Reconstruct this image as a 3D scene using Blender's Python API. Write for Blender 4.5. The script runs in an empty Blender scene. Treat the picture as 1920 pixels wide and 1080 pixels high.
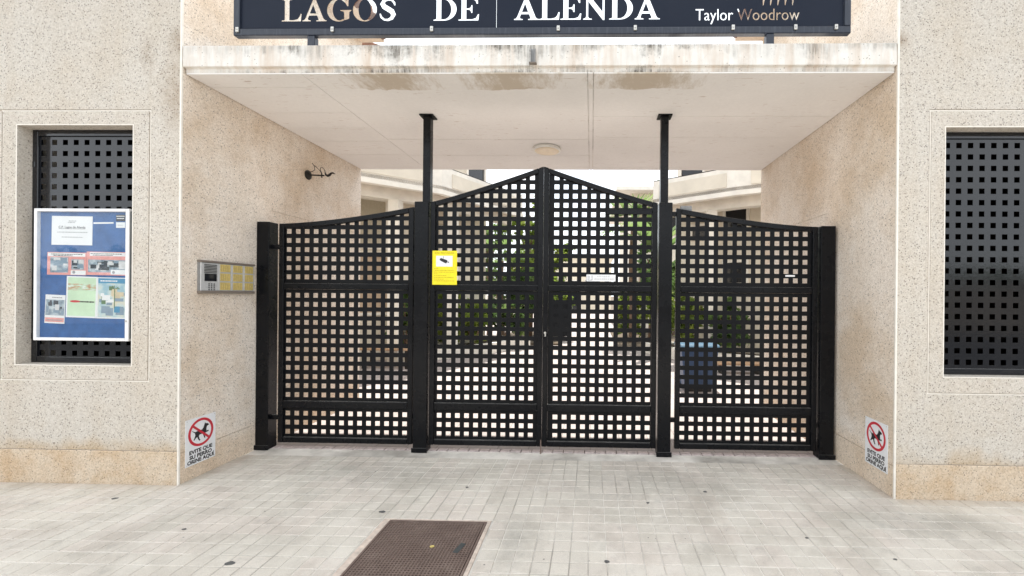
import bpy, math, random
from mathutils import Vector, Matrix
R = math.radians
random.seed(7)
scene = bpy.context.scene
C = scene.collection

# ------------------------------------------------------------------ camera
CAM_D = 3.2282
cam_data = bpy.data.cameras.new('camera')
cam = bpy.data.objects.new('camera', cam_data)
C.objects.link(cam)
cam_data.sensor_width = 36.0
cam_data.lens = 15.0
cam_data.shift_x = -131.75 / 1920
cam_data.shift_y = 12.77 / 1920
cam_data.clip_start = 0.05
cam_data.clip_end = 2000
cam.matrix_world = (Matrix.Translation((0, -CAM_D, 1.5)) @ Matrix.Rotation(0.0218, 4, 'Z')
                    @ Matrix.Rotation(math.pi / 2 - 0.001, 4, 'X') @ Matrix.Rotation(0.0089, 4, 'Z'))
scene.camera = cam

# ------------------------------------------------------------------ sky, sun, exposure
SUN_EL, SUN_AZ = R(68), R(0)           # azimuth from +Y; the sun stands behind the gatehouse, which shades its own front
world = bpy.data.worlds.new('World')
scene.world = world
world.use_nodes = True
wn, wl = world.node_tree.nodes, world.node_tree.links
bg = wn['Background']
bg.inputs['Strength'].default_value = 0.15
sky = wn.new('ShaderNodeTexSky')
sky.sky_type = 'NISHITA'
sky.sun_disc = False
sky.sun_elevation = SUN_EL
sky.sun_rotation = SUN_AZ
sky.air_density = 1.0
sky.dust_density = 3.0
tc = wn.new('ShaderNodeTexCoord')
cl = wn.new('ShaderNodeTexNoise')
cl.inputs['Scale'].default_value = 2.6
cl.inputs['Detail'].default_value = 7
cl.inputs['Roughness'].default_value = 0.6
cr = wn.new('ShaderNodeValToRGB')
cr.color_ramp.elements[0].position = 0.30
cr.color_ramp.elements[0].color = (0.30, 0.30, 0.30, 1)
cr.color_ramp.elements[1].position = 0.46
cr.color_ramp.elements[1].color = (0.96, 0.96, 0.96, 1)
mixw = wn.new('ShaderNodeMix')
mixw.data_type = 'RGBA'
mixw.inputs['B'].default_value = (7.2, 7.5, 7.8, 1)      # thin bright cloud
wl.new(tc.outputs['Generated'], cl.inputs['Vector'])
wl.new(cl.outputs['Fac'], cr.inputs['Fac'])
wl.new(cr.outputs['Color'], mixw.inputs['Factor'])
wl.new(sky.outputs['Color'], mixw.inputs['A'])
wl.new(mixw.outputs['Result'], bg.inputs['Color'])

sd = bpy.data.lights.new('sun', 'SUN')
sd.energy = 4.5
sd.angle = R(0.6)
sd.color = (1.0, 0.95, 0.88)
sun = bpy.data.objects.new('sun', sd)
C.objects.link(sun)
sun_dir = Vector((math.sin(SUN_AZ) * math.cos(SUN_EL), math.cos(SUN_AZ) * math.cos(SUN_EL), math.sin(SUN_EL)))
sun.location = sun_dir * 30
sun.rotation_euler = (-sun_dir).to_track_quat('-Z', 'Y').to_euler()

vs = scene.view_settings
vs.view_transform = 'Standard'
vs.look = 'None'
vs.gamma = 1.0
vs.use_curve_mapping = False
vs.exposure = 0.85
scene.cycles.max_bounces = 10
scene.cycles.diffuse_bounces = 6

# ------------------------------------------------------------------ materials
class NT:
    def __init__(s, name):
        s.m = bpy.data.materials.new(name)
        s.m.use_nodes = True
        s.n, s.l = s.m.node_tree.nodes, s.m.node_tree.links
        s.b = s.n['Principled BSDF']
    def pos(s):
        return s.n.new('ShaderNodeNewGeometry').outputs['Position']
    def noise(s, scale, detail=4, rough=0.55, vec=None, stretch=None, out='Fac'):
        t = s.n.new('ShaderNodeTexNoise')
        t.inputs['Scale'].default_value = scale
        t.inputs['Detail'].default_value = detail
        t.inputs['Roughness'].default_value = rough
        v = vec or s.pos()
        if stretch:
            mp = s.n.new('ShaderNodeMapping')
            mp.inputs['Scale'].default_value = stretch
            s.l.new(v, mp.inputs['Vector'])
            v = mp.outputs['Vector']
        s.l.new(v, t.inputs['Vector'])
        return t.outputs[out]
    def voro(s, scale, out='Color', vec=None, feature='F1', rnd=1.0):
        t = s.n.new('ShaderNodeTexVoronoi')
        t.feature = feature
        t.inputs['Scale'].default_value = scale
        t.inputs['Randomness'].default_value = rnd
        s.l.new(vec or s.pos(), t.inputs['Vector'])
        return t.outputs[out]
    def ramp(s, fac, stops):
        r = s.n.new('ShaderNodeValToRGB')
        e = r.color_ramp.elements
        while len(e) < len(stops):
            e.new(0.5)
        for i, (p, c) in enumerate(stops):
            e[i].position = p
            e[i].color = tuple(c) + (1,) if len(c) == 3 else c
        s.l.new(fac, r.inputs['Fac'])
        return r.outputs['Color']
    def g(s, fac, a, b):            # grey ramp 0..1 between a and b
        return s.ramp(fac, [(a, (0, 0, 0)), (b, (1, 1, 1))])
    def mix(s, fac, a, b, mode='MIX'):
        x = s.n.new('ShaderNodeMix')
        x.data_type = 'RGBA'
        x.blend_type = mode
        for k, v in (('Factor', fac), ('A', a), ('B', b)):
            if isinstance(v, (int, float)):
                x.inputs[k].default_value = v
            elif isinstance(v, tuple):
                x.inputs[k].default_value = v + (1,) if len(v) == 3 else v
            else:
                s.l.new(v, x.inputs[k])
        return x.outputs['Result']
    def math(s, op, a, b=None):
        x = s.n.new('ShaderNodeMath')
        x.operation = op
        for i, v in enumerate((a, b)):
            if v is None:
                continue
            if isinstance(v, (int, float)):
                x.inputs[i].default_value = v
            else:
                s.l.new(v, x.inputs[i])
        return x.outputs['Value']
    def axis(s, ax):
        x = s.n.new('ShaderNodeSeparateXYZ')
        s.l.new(s.pos(), x.inputs[0])
        return x.outputs[ax]
    def rand(s):
        return s.n.new('ShaderNodeObjectInfo').outputs['Random']
    def col(s, c):
        if isinstance(c, tuple):
            s.b.inputs['Base Color'].default_value = c + (1,)
        else:
            s.l.new(c, s.b.inputs['Base Color'])
    def rough(s, v):
        if isinstance(v, (int, float)):
            s.b.inputs['Roughness'].default_value = v
        else:
            s.l.new(v, s.b.inputs['Roughness'])
    def bump(s, h, strength=0.3, dist=0.01):
        x = s.n.new('ShaderNodeBump')
        x.inputs['Strength'].default_value = strength
        x.inputs['Distance'].default_value = dist
        s.l.new(h, x.inputs['Height'])
        s.l.new(x.outputs['Normal'], s.b.inputs['Normal'])

MATS = {}
def plain(name, c, rough=0.6, metal=0.0, var=0.10, scale=30, spec=0.5):
    t = NT(name)
    n = t.noise(scale, 5)
    k = t.ramp(n, [(0.3, tuple(x * (1 - var) for x in c)), (0.7, tuple(min(1, x * (1 + var)) for x in c))])
    t.col(k)
    t.rough(rough)
    t.b.inputs['Metallic'].default_value = metal
    t.b.inputs['Specular IOR Level'].default_value = spec
    MATS[name] = t.m
    return t.m

def stone_chip(name, base, stain, plinth=False, side=False):
    """exposed stone-chip render: pale matrix, tan and grey chips, blotches"""
    t = NT(name)
    sep = t.n.new('ShaderNodeSeparateColor')
    t.l.new(t.voro(130, 'Color'), sep.inputs[0])
    b = base
    chips = t.ramp(sep.outputs[0], [(0.0, tuple(x * 1.10 for x in b)), (0.40, b), (0.58, tuple(x * y for x, y in zip(b, (0.92, 0.905, 0.89)))),
                                    (0.80, tuple(x * y for x, y in zip(b, (0.82, 0.79, 0.76)))), (1.0, tuple(x * 1.16 for x in b))])
    sep2 = t.n.new('ShaderNodeSeparateColor')
    t.l.new(t.voro(75, 'Color'), sep2.inputs[0])
    dist = t.voro(75, 'Distance')
    darkmask = t.math('MULTIPLY', t.math('GREATER_THAN', sep2.outputs[1], 0.86), t.math('LESS_THAN', dist, 0.36))
    c1 = t.mix(t.math('MULTIPLY', darkmask, 0.68), chips, (0.17, 0.15, 0.135))
    patch = t.g(t.noise(0.95 if side else 1.6, 8, 0.68), 0.44, 0.64 if side else 0.68)
    c2 = t.mix(t.math('MULTIPLY', patch, 0.72 if side else 0.40), c1, t.mix(1.0, c1, stain, 'MULTIPLY'))
    if not plinth:
        # damp staining rising from the ground
        z = t.axis('Z')
        wob = t.math('ADD', z, t.math('MULTIPLY', t.noise(3.0, 4), -0.45))
        low = t.ramp(wob, [(0.0, (1, 1, 1)), (0.14, (0, 0, 0))])
        c2 = t.mix(t.math('MULTIPLY', low, 0.4 if side else 0.75), c2, t.mix(1.0, c2, (0.86, 0.70, 0.50), 'MULTIPLY'))
    else:
        sm = t.g(t.noise(5.0, 6, 0.65), 0.42, 0.68)
        c2 = t.mix(t.math('MULTIPLY', sm, 0.55), c2, t.mix(1.0, c2, (0.80, 0.66, 0.48), 'MULTIPLY'))
    st_ = t.g(t.noise(1.0, 6, 0.7, stretch=(5.0, 5.0, 0.35)), 0.48, 0.70)
    c2 = t.mix(t.math('MULTIPLY', st_, 0.35), c2, t.mix(1.0, c2, (0.86, 0.81, 0.74), 'MULTIPLY'))
    if not plinth and not side:
        # grime that has run from the ends of the canopy onto the wall
        x, z = t.axis('X'), t.axis('Z')
        def blot(cx_, cz_, rx, rz):
            dx = t.math('DIVIDE', t.math('SUBTRACT', x, cx_), rx)
            dz = t.math('DIVIDE', t.math('SUBTRACT', z, cz_), rz)
            return t.math('SUBTRACT', 1.0, t.math('SQRT', t.math('ADD', t.math('MULTIPLY', dx, dx), t.math('MULTIPLY', dz, dz))))
        bl = t.math('MAXIMUM', t.math('MAXIMUM', blot(-3.18, 3.42, .16, .20), t.math('MULTIPLY', blot(-3.45, 3.33, .12, .28), 0.55)), blot(2.27, 3.42, .12, .10))
        bl = t.math('MAXIMUM', bl, t.math('MULTIPLY', blot(-3.22, 3.0, .22, .60), 0.7))
        bm = t.g(t.math('ADD', bl, t.math('MULTIPLY', t.math('SUBTRACT', t.noise(16, 8, 0.8), 0.5), 1.6)), 0.15, 0.95)
        c2 = t.mix(t.math('MULTIPLY', bm, 0.7), c2, t.mix(1.0, c2, (0.52, 0.42, 0.33), 'MULTIPLY'))
    t.col(c2)
    t.rough(0.85)
    t.b.inputs['Specular IOR Level'].default_value = 0.25
    h = t.mix(0.5, t.voro(105, 'Distance'), t.noise(220, 3))
    t.bump(h, 0.42, 0.006)
    MATS[name] = t.m
    return t.m

stone_chip('chip_wall', (0.575, 0.540, 0.487), (0.93, 0.85, 0.75))
stone_chip('chip_side', (0.80, 0.735, 0.66), (0.74, 0.63, 0.50), side=True)
stone_chip('chip_plinth', (0.62, 0.525, 0.415), (0.92, 0.78, 0.60), plinth=True)
plain('bead', (0.80, 0.76, 0.69), 0.6, var=0.08, scale=12)
plain('joint', (0.70, 0.63, 0.54), 0.9, var=0.15, scale=40)

def make_fascia():
    t = NT('fascia_paint')
    v = t.noise(1.0, 6, 0.7, stretch=(5.0, 1.0, 0.6))
    v2 = t.noise(2.2, 7, 0.75)
    base = t.ramp(t.noise(9, 6), [(0.3, (0.68, 0.66, 0.62)), (0.7, (0.80, 0.78, 0.74))])
    warm = t.mix(t.math('MULTIPLY', t.g(v, 0.46, 0.66), 0.75), base, (0.56, 0.43, 0.32))
    # black algae along the top arris and the drip edge, uneven
    z = t.axis('Z')
    top = t.ramp(z, [(0, (0, 0, 0)), (1, (1, 1, 1))])
    zz = t.math('MULTIPLY', t.math('SUBTRACT', z, 3.29), 9.0)
    zt = t.math('MAXIMUM', zz, t.math('MULTIPLY', t.math('SUBTRACT', 3.235, z), 20.0))
    algae = t.g(t.math('ADD', zt, t.math('MULTIPLY', t.math('SUBTRACT', v2, 0.5), 5.5)), 0.15, 0.85)
    streak = t.g(t.noise(1.0, 6, 0.8, stretch=(26.0, 1.0, 1.6)), 0.42, 0.60)
    zone = t.g(t.noise(1.0, 3, 0.6, stretch=(1.5, 1, 1)), 0.42, 0.62)
    fx = t.axis('X')
    for cx_, w_ in ((-1.65, .42), (-0.65, .35), (0.48, .45)):
        zone = t.math('MAXIMUM', zone, t.g(t.math('SUBTRACT', 1.0, t.math('DIVIDE', t.math('ABSOLUTE', t.math('SUBTRACT', fx, cx_)), w_)), 0.0, 0.5))
    algae = t.math('MULTIPLY', t.math('MULTIPLY', algae, t.math('ADD', 0.20, t.math('MULTIPLY', streak, 0.80))), t.math('ADD', 0.25, t.math('MULTIPLY', zone, 0.75)))
    c = t.mix(t.math('MULTIPLY', algae, 0.97), warm, (0.10, 0.088, 0.07))
    spots = t.voro(38, 'Distance')
    sp = t.math('MULTIPLY', t.math('LESS_THAN', spots, 0.17), t.math('GREATER_THAN', t.noise(9, 3), 0.53))
    c = t.mix(t.math('MULTIPLY', sp, 0.6), c, (0.2, 0.18, 0.15))
    # hairline cracks
    cr_ = t.voro(7, 'Distance', feature='DISTANCE_TO_EDGE')
    crm = t.math('MULTIPLY', t.math('LESS_THAN', cr_, 0.012), t.math('GREATER_THAN', t.noise(3.1, 2), 0.58))
    c = t.mix(t.math('MULTIPLY', crm, 0.10), c, (0.3, 0.26, 0.22))
    t.col(c)
    t.rough(0.85)
    t.bump(t.noise(60, 6), 0.25, 0.006)
    MATS['fascia_paint'] = t.m
make_fascia()

def make_soffit():
    t = NT('soffit_paint')
    base = t.ramp(t.noise(1.5, 5), [(0.3, (0.77, 0.755, 0.735)), (0.7, (0.83, 0.815, 0.795))])
    fine = t.mix(0.22, base, t.mix(1.0, base, t.ramp(t.noise(40, 4), [(0.3, (0.8, 0.8, 0.8)), (0.7, (1, 1, 1))]), 'MULTIPLY'))
    # water stains creeping in from the drip edge in three patches
    y, x = t.axis('Y'), t.axis('X')
    def patch(cx, w):
        d = t.math('ABSOLUTE', t.math('SUBTRACT', x, cx))
        return t.math('SUBTRACT', 1.0, t.math('DIVIDE', d, w))
    p = t.math('MAXIMUM', t.math('MAXIMUM', patch(-1.62, 0.42), patch(-0.66, 0.46)), patch(0.42, 0.50))
    wob = t.math('ADD', p, t.math('MULTIPLY', t.math('SUBTRACT', t.noise(1, 7, 0.75, stretch=(14, 5, 1)), 0.5), 2.6))
    near = t.math('LESS_THAN', t.math('ADD', y, t.math('MULTIPLY', t.noise(5, 3), 0.12)), 0.34)
    m = t.math('MULTIPLY', t.g(wob, 0.10, 0.80), near)
    c = t.mix(t.math('MULTIPLY', m, 0.70), fine, (0.42, 0.33, 0.22))
    chip = t.math('MULTIPLY', t.math('GREATER_THAN', t.noise(1.0, 3, 0.6, stretch=(7, 70, 1)), 0.66), t.math('GREATER_THAN', t.noise(2.3, 3), 0.50))
    c = t.mix(t.math('MULTIPLY', chip, 0.6), c, (0.42, 0.31, 0.25))
    t.col(c)
    t.rough(0.8)
    t.bump(t.noise(25, 5), 0.15, 0.006)
    MATS['soffit_paint'] = t.m
make_soffit()
plain('soffit_joint', (0.34, 0.27, 0.22), 0.9, var=0.3, scale=9)

def black_paint(name, c=(0.005, 0.0055, 0.007), r0=0.28, r1=0.42, spec=0.22):
    t = NT(name)
    n = t.noise(6, 6, 0.6)
    dust = t.g(t.noise(2.2, 7, 0.7), 0.5, 0.8)
    cc_ = t.mix(t.math('MULTIPLY', dust, 0.30), c, (0.024, 0.024, 0.024))
    # highlight lines painted dusty grey on ledges and arrises, fine scuffs in the paint
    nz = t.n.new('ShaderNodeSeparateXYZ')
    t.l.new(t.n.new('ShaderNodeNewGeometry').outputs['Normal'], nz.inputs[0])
    ledge_glint = t.math('MULTIPLY', t.g(nz.outputs['Z'], 0.35, 0.8), t.ramp(t.noise(5, 5, 0.7), [(0.3, (0.35,) * 3), (0.65, (1,) * 3)]))
    cc_ = t.mix(t.math('MULTIPLY', ledge_glint, 0.75), cc_, (0.16, 0.155, 0.145))
    scf = t.math('MULTIPLY', t.math('GREATER_THAN', t.noise(1, 4, 0.75, stretch=(60, 60, 22)), 0.72), t.math('GREATER_THAN', t.noise(2.5, 3), 0.5))
    cc_ = t.mix(t.math('MULTIPLY', scf, 0.5), cc_, (0.10, 0.095, 0.09))
    t.col(cc_)
    t.b.inputs['Specular IOR Level'].default_value = spec
    rr = t.ramp(n, [(0.3, (r0,) * 3), (0.7, (r1,) * 3)])
    t.rough(rr)
    t.bump(t.noise(35, 4), 0.10, 0.004)
    MATS[name] = t.m
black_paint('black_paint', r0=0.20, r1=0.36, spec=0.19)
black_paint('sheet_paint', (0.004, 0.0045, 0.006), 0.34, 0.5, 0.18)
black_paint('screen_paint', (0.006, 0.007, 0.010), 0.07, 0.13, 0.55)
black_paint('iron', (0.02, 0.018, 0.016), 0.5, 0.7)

def navy():
    t = NT('sign_navy')
    t.col(t.mix(t.math('MULTIPLY', t.g(t.noise(3, 6), 0.4, 0.8), 0.3), (0.012, 0.017, 0.031), (0.026, 0.031, 0.044)))
    t.rough(0.42)
    t.b.inputs['Specular IOR Level'].default_value = 0.12
    MATS['sign_navy'] = t.m
    t = NT('sign_frame')
    s = t.g(t.noise(1.0, 5, 0.7, stretch=(45, 1, 4)), 0.5, 0.8)
    t.col(t.mix(t.math('MULTIPLY', s, 0.45), (0.013, 0.019, 0.034), (0.11, 0.12, 0.15)))
    t.rough(0.35)
    MATS['sign_frame'] = t.m
navy()
plain('steel', (0.55, 0.54, 0.51), 0.38, 0.7)
plain('alu', (0.62, 0.63, 0.64), 0.42, 0.35)
plain('alu_white', (0.78, 0.78, 0.78), 0.35, 0.0, var=0.04)
plain('dark_plastic', (0.06, 0.065, 0.065), 0.45)
plain('grey_plastic', (0.25, 0.25, 0.25), 0.5)
plain('brown_cap', (0.20, 0.17, 0.145), 0.55)
plain('name_plate', (0.58, 0.46, 0.17), 0.35, var=0.22, scale=55)
plain('name_ink', (0.44, 0.33, 0.12), 0.5)
plain('print_black', (0.015, 0.015, 0.018), 0.5)
plain('print_grey', (0.33, 0.33, 0.35), 0.6)
plain('print_light', (0.62, 0.62, 0.63), 0.6)
plain('poster_blue', (0.06, 0.26, 0.44), 0.5)
plain('ink_dark', (0.045, 0.055, 0.075), 0.5)
plain('ink_mid', (0.22, 0.30, 0.38), 0.5)
plain('ink_green', (0.10, 0.19, 0.09), 0.5)
plain('ink_sand', (0.62, 0.52, 0.36), 0.5)
plain('sign_white', (0.80, 0.81, 0.83), 0.35, var=0.03)
plain('sign_red', (0.56, 0.025, 0.045), 0.4, var=0.06)
plain('sign_yellow', (0.88, 0.74, 0.015), 0.4, var=0.05)
plain('yellow_ink', (0.42, 0.33, 0.01), 0.6)
plain('lamp_white', (0.82, 0.80, 0.76), 0.4, var=0.03)
plain('lamp_diffuser', (0.83, 0.72, 0.56), 0.45, var=0.05)
plain('board_blue', (0.035, 0.115, 0.31), 0.7, var=0.18, scale=14)
plain('paper', (0.79, 0.79, 0.80), 0.7, var=0.03, scale=8)
plain('paper_pink', (0.74, 0.33, 0.31), 0.6, var=0.10)
plain('paper_green', (0.56, 0.72, 0.52), 0.6, var=0.10, scale=6)
plain('room_dark', (0.09, 0.065, 0.05), 0.9)
plain('gum', (0.10, 0.098, 0.095), 0.8)

def photo_print(name, stops, scale, stretch=(1, 1, 1)):
    t = NT(name)
    t.col(t.ramp(t.noise(scale, 1.2, 0.5, stretch=stretch), stops))
    t.rough(0.4)
    MATS[name] = t.m
photo_print('print_house', [(0.30, (0.14, 0.19, 0.25)), (0.5, (0.30, 0.37, 0.43)), (0.68, (0.52, 0.58, 0.62))], 24)
photo_print('print_coast', [(0.30, (0.42, 0.22, 0.13)), (0.45, (0.56, 0.42, 0.28)), (0.55, (0.45, 0.60, 0.42)), (0.7, (0.7, 0.75, 0.7))], 26, (1, 1, 2.5))
photo_print('print_pool', [(0.35, (0.30, 0.47, 0.55)), (0.5, (0.52, 0.62, 0.62)), (0.65, (0.66, 0.62, 0.50))], 14)

def make_rust():
    t = NT('rusty_iron')
    c = t.ramp(t.noise(7, 7, 0.7), [(0.3, (0.15, 0.105, 0.088)), (0.55, (0.20, 0.145, 0.122)), (0.75, (0.26, 0.20, 0.17))])
    ding = t.g(t.noise(11, 5, 0.8), 0.66, 0.75)
    t.col(t.mix(t.math('MULTIPLY', ding, 0.7), c, (0.36, 0.29, 0.25)))
    t.rough(0.75)
    t.b.inputs['Metallic'].default_value = 0.2
    t.bump(t.noise(90, 4), 0.3, 0.004)
    MATS['rusty_iron'] = t.m
make_rust()
plain('grate_dirt', (0.11, 0.075, 0.06), 0.95, var=0.4, scale=25)

def make_paving():
    t = NT('paving_concrete')
    rnd = t.rand()
    base = t.ramp(rnd, [(0.0, (0.64, 0.61, 0.565)), (0.35, (0.655, 0.63, 0.585)), (0.7, (0.67, 0.625, 0.585)), (1.0, (0.645, 0.615, 0.57))])
    sn = t.n.new('ShaderNodeVectorMath'); sn.operation = 'SNAP'
    ad = t.n.new('ShaderNodeVectorMath'); ad.operation = 'ADD'
    ad.inputs[1].default_value = (0.32, 0.425, 0.5)
    sn.inputs[1].default_value = (0.105, 0.105, 1.0)
    t.l.new(t.pos(), ad.inputs[0]); t.l.new(ad.outputs[0], sn.inputs[0])
    wnz = t.n.new('ShaderNodeTexWhiteNoise'); t.l.new(sn.outputs[0], wnz.inputs['Vector'])
    base = t.mix(1.0, base, t.ramp(wnz.outputs['Value'], [(0.0, (0.955, 0.95, 0.945)), (0.5, (1, 1, 1)), (1.0, (1.025, 1.02, 1.015))]), 'MULTIPLY')
    sand = t.noise(170, 3, 0.7)
    c = t.mix(0.45, base, t.mix(1.0, base, t.ramp(sand, [(0.3, (0.62, 0.62, 0.62)), (0.7, (1.12, 1.12, 1.12))]), 'MULTIPLY'))
    dirt = t.g(t.noise(1.7, 8, 0.72), 0.44, 0.62)
    c = t.mix(t.math('MULTIPLY', dirt, 0.70), c, t.mix(1.0, c, (0.70, 0.69, 0.675), 'MULTIPLY'))
    pale = t.g(t.noise(2.9, 7, 0.75), 0.50, 0.64)
    c = t.mix(t.math('MULTIPLY', pale, 0.50), c, (0.70, 0.68, 0.64))
    # oily patches where feet and cars pass
    oil = t.g(t.noise(5.5, 7, 0.8), 0.55, 0.68)
    c = t.mix(t.math('MULTIPLY', oil, 0.36), c, (0.26, 0.255, 0.245))
    sc = t.math('MULTIPLY', t.math('GREATER_THAN', t.noise(1, 4, 0.7, stretch=(16, 60, 1)), 0.735), 0.8)
    c = t.mix(sc, c, (0.72, 0.70, 0.68))
    dots = t.math('MULTIPLY', t.math('LESS_THAN', t.voro(8, 'Distance'), 0.045), t.math('GREATER_THAN', t.noise(4, 2), 0.50))
    c = t.mix(t.math('MULTIPLY', dots, 0.75), c, (0.11, 0.105, 0.10))
    # brown wash along the foot of the walls
    x, y = t.axis('X'), t.axis('Y')
    out = t.math('MAXIMUM', t.math('LESS_THAN', x, -3.18), t.math('GREATER_THAN', x, 2.266))
    f1 = t.ramp(t.math('ADD', t.math('MULTIPLY', y, 4.0), t.math('ADD', 0.8, t.math('MULTIPLY', t.math('SUBTRACT', t.noise(4, 6, 0.7), 0.5), 1.2))), [(0.25, (0, 0, 0)), (0.95, (1, 1, 1))])
    dl = t.math('MINIMUM', t.math('ABSOLUTE', t.math('ADD', x, 3.18)), t.math('ABSOLUTE', t.math('SUBTRACT', x, 2.266)))
    f2 = t.ramp(t.math('ADD', t.math('MULTIPLY', dl, 4.5), t.math('MULTIPLY', t.math('SUBTRACT', t.noise(5, 6, 0.7), 0.5), 1.1)), [(0.05, (1, 1, 1)), (0.55, (0, 0, 0))])
    f2 = t.math('MULTIPLY', f2, t.math('GREATER_THAN', y, -0.02))
    fm = t.math('MAXIMUM', t.math('MULTIPLY', f1, out), t.math('MULTIPLY', f2, 0.7))
    c = t.mix(t.math('MULTIPLY', fm, 0.55), c, (0.33, 0.265, 0.20))
    # ground-in grime on the trodden strip in front of the gates and two oil drips on the street side
    def blot(cx_, cy_, rx, ry):
        dx = t.math('DIVIDE', t.math('SUBTRACT', x, cx_), rx)
        dy = t.math('DIVIDE', t.math('SUBTRACT', y, cy_), ry)
        return t.math('SUBTRACT', 1.0, t.math('SQRT', t.math('ADD', t.math('MULTIPLY', dx, dx), t.math('MULTIPLY', dy, dy))))
    tr = t.math('MAXIMUM', t.math('MAXIMUM', blot(0.55, 0.25, 1.3, 0.55), blot(-1.7, 0.30, 1.2, 0.45)), t.math('MAXIMUM', blot(2.3, -0.35, 0.9, 0.35), blot(-0.45, -0.62, 0.22, 0.5)))
    tm = t.g(t.math('ADD', tr, t.math('MULTIPLY', t.math('SUBTRACT', t.noise(5.0, 9, 0.82), 0.5), 2.4)), 0.25, 1.0)
    grain = t.ramp(t.noise(120, 3, 0.8), [(0.35, (0.45,) * 3), (0.65, (1.0,) * 3)])
    c = t.mix(t.math('MULTIPLY', t.math('MULTIPLY', tm, grain), 0.60), c, (0.27, 0.262, 0.245))
    c = t.mix(1.0, c, (1.0, 0.972, 0.925), 'MULTIPLY')
    t.col(c)
    t.rough(0.88)
    t.b.inputs['Specular IOR Level'].default_value = 0.3
    t.bump(t.noise(150, 4, 0.7), 0.35, 0.004)
    MATS['paving_concrete'] = t.m
    t = NT('paving_joint')
    # pale sandy grout near the passage, black grime in the joints along the street front
    m = t.g(t.noise(1.3, 5, 0.6), 0.40, 0.58)
    t.col(t.mix(m, (0.34, 0.315, 0.28), (0.74, 0.70, 0.64)))
    t.rough(0.95)
    MATS['paving_joint'] = t.m
    t = NT('courtyard_tile')
    br = t.n.new('ShaderNodeTexBrick')
    br.offset = 0.0
    for k, v in (('Scale', 1.0), ('Mortar Size', 0.004), ('Brick Width', 0.30), ('Row Height', 0.30)):
        br.inputs[k].default_value = v
    br.inputs['Color1'].default_value = (0.35, 0.31, 0.295, 1)
    br.inputs['Color2'].default_value = (0.40, 0.355, 0.34, 1)
    br.inputs['Mortar'].default_value = (0.22, 0.19, 0.175, 1)
    t.l.new(t.pos(), br.inputs['Vector'])
    t.col(t.mix(0.5, br.outputs['Color'], t.mix(1.0, br.outputs['Color'], t.ramp(t.noise(2.5, 7, 0.7), [(0.3, (0.72, 0.68, 0.66)), (0.6, (1, 1, 1))]), 'MULTIPLY')))
    t.rough(0.8)
    MATS['courtyard_tile'] = t.m
make_paving()
plain('asphalt', (0.055, 0.055, 0.056), 0.9, var=0.3, scale=80)
plain('kerb_stone', (0.38, 0.37, 0.35), 0.9, var=0.2)
plain('mortar', (0.56, 0.47, 0.40), 0.95, var=0.25, scale=22)
plain('threshold', (0.47, 0.40, 0.385), 0.9, var=0.25, scale=20)
plain('earth', (0.10, 0.075, 0.05), 1.0, var=0.3)
plain('house_cream', (0.66, 0.61, 0.52), 0.85, var=0.08, scale=3)
plain('house_white', (0.74, 0.71, 0.65), 0.85, var=0.10, scale=4)
plain('house_tan', (0.44, 0.34, 0.25), 0.85, var=0.08, scale=4)
plain('far_cream', (0.66, 0.60, 0.48), 0.85, var=0.06, scale=2)
plain('shutter_grey', (0.40, 0.36, 0.28), 0.6, var=0.08)
plain('wood', (0.40, 0.26, 0.16), 0.6, var=0.25, scale=10)
plain('roof_tile', (0.20, 0.105, 0.07), 0.85, var=0.35, scale=9)
plain('eave_board', (0.66, 0.55, 0.45), 0.8, var=0.08)
plain('bin_blue', (0.016, 0.05, 0.13), 0.45, var=0.1)
plain('bin_lid', (0.03, 0.10, 0.17), 0.45, var=0.1)
plain('rubber', (0.02, 0.02, 0.02), 0.8)
plain('bark', (0.16, 0.105, 0.07), 0.95, var=0.35, scale=18)
plain('hedge_far', (0.045, 0.07, 0.03), 0.95, var=0.5, scale=3)
plain('street_wall', (0.30, 0.27, 0.23), 0.9, var=0.2, scale=2)

def glass(name, tint, trans):
    t = NT(name)
    n, l = t.n, t.l
    tr = n.new('ShaderNodeBsdfTransparent')
    tr.inputs['Color'].default_value = tint + (1,)
    gl = n.new('ShaderNodeBsdfGlossy')
    gl.inputs['Roughness'].default_value = 0.03
    fr = n.new('ShaderNodeMath')
    fr.operation = 'MULTIPLY_ADD'
    lw = n.new('ShaderNodeLayerWeight')
    lw.inputs['Blend'].default_value = 0.3
    pw = n.new('ShaderNodeMath')
    pw.operation = 'POWER'
    pw.inputs[1].default_value = 3.0
    l.new(lw.outputs['Facing'], pw.inputs[0])
    l.new(pw.outputs[0], fr.inputs[0])
    fr.inputs[1].default_value = 0.5
    fr.inputs[2].default_value = 0.035
    mx = n.new('ShaderNodeMixShader')
    l.new(fr.outputs[0], mx.inputs[0])
    l.new(tr.outputs[0], mx.inputs[1])
    l.new(gl.outputs[0], mx.inputs[2])
    l.new(mx.outputs[0], n['Material Output'].inputs['Surface'])
    MATS[name] = t.m
glass('clear_glass', (0.97, 0.98, 0.98), 1)
def dark_glass():
    t = NT('window_glass')
    t.col((0.012, 0.014, 0.018))
    t.rough(0.08)
    MATS['window_glass'] = t.m
dark_glass()

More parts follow.
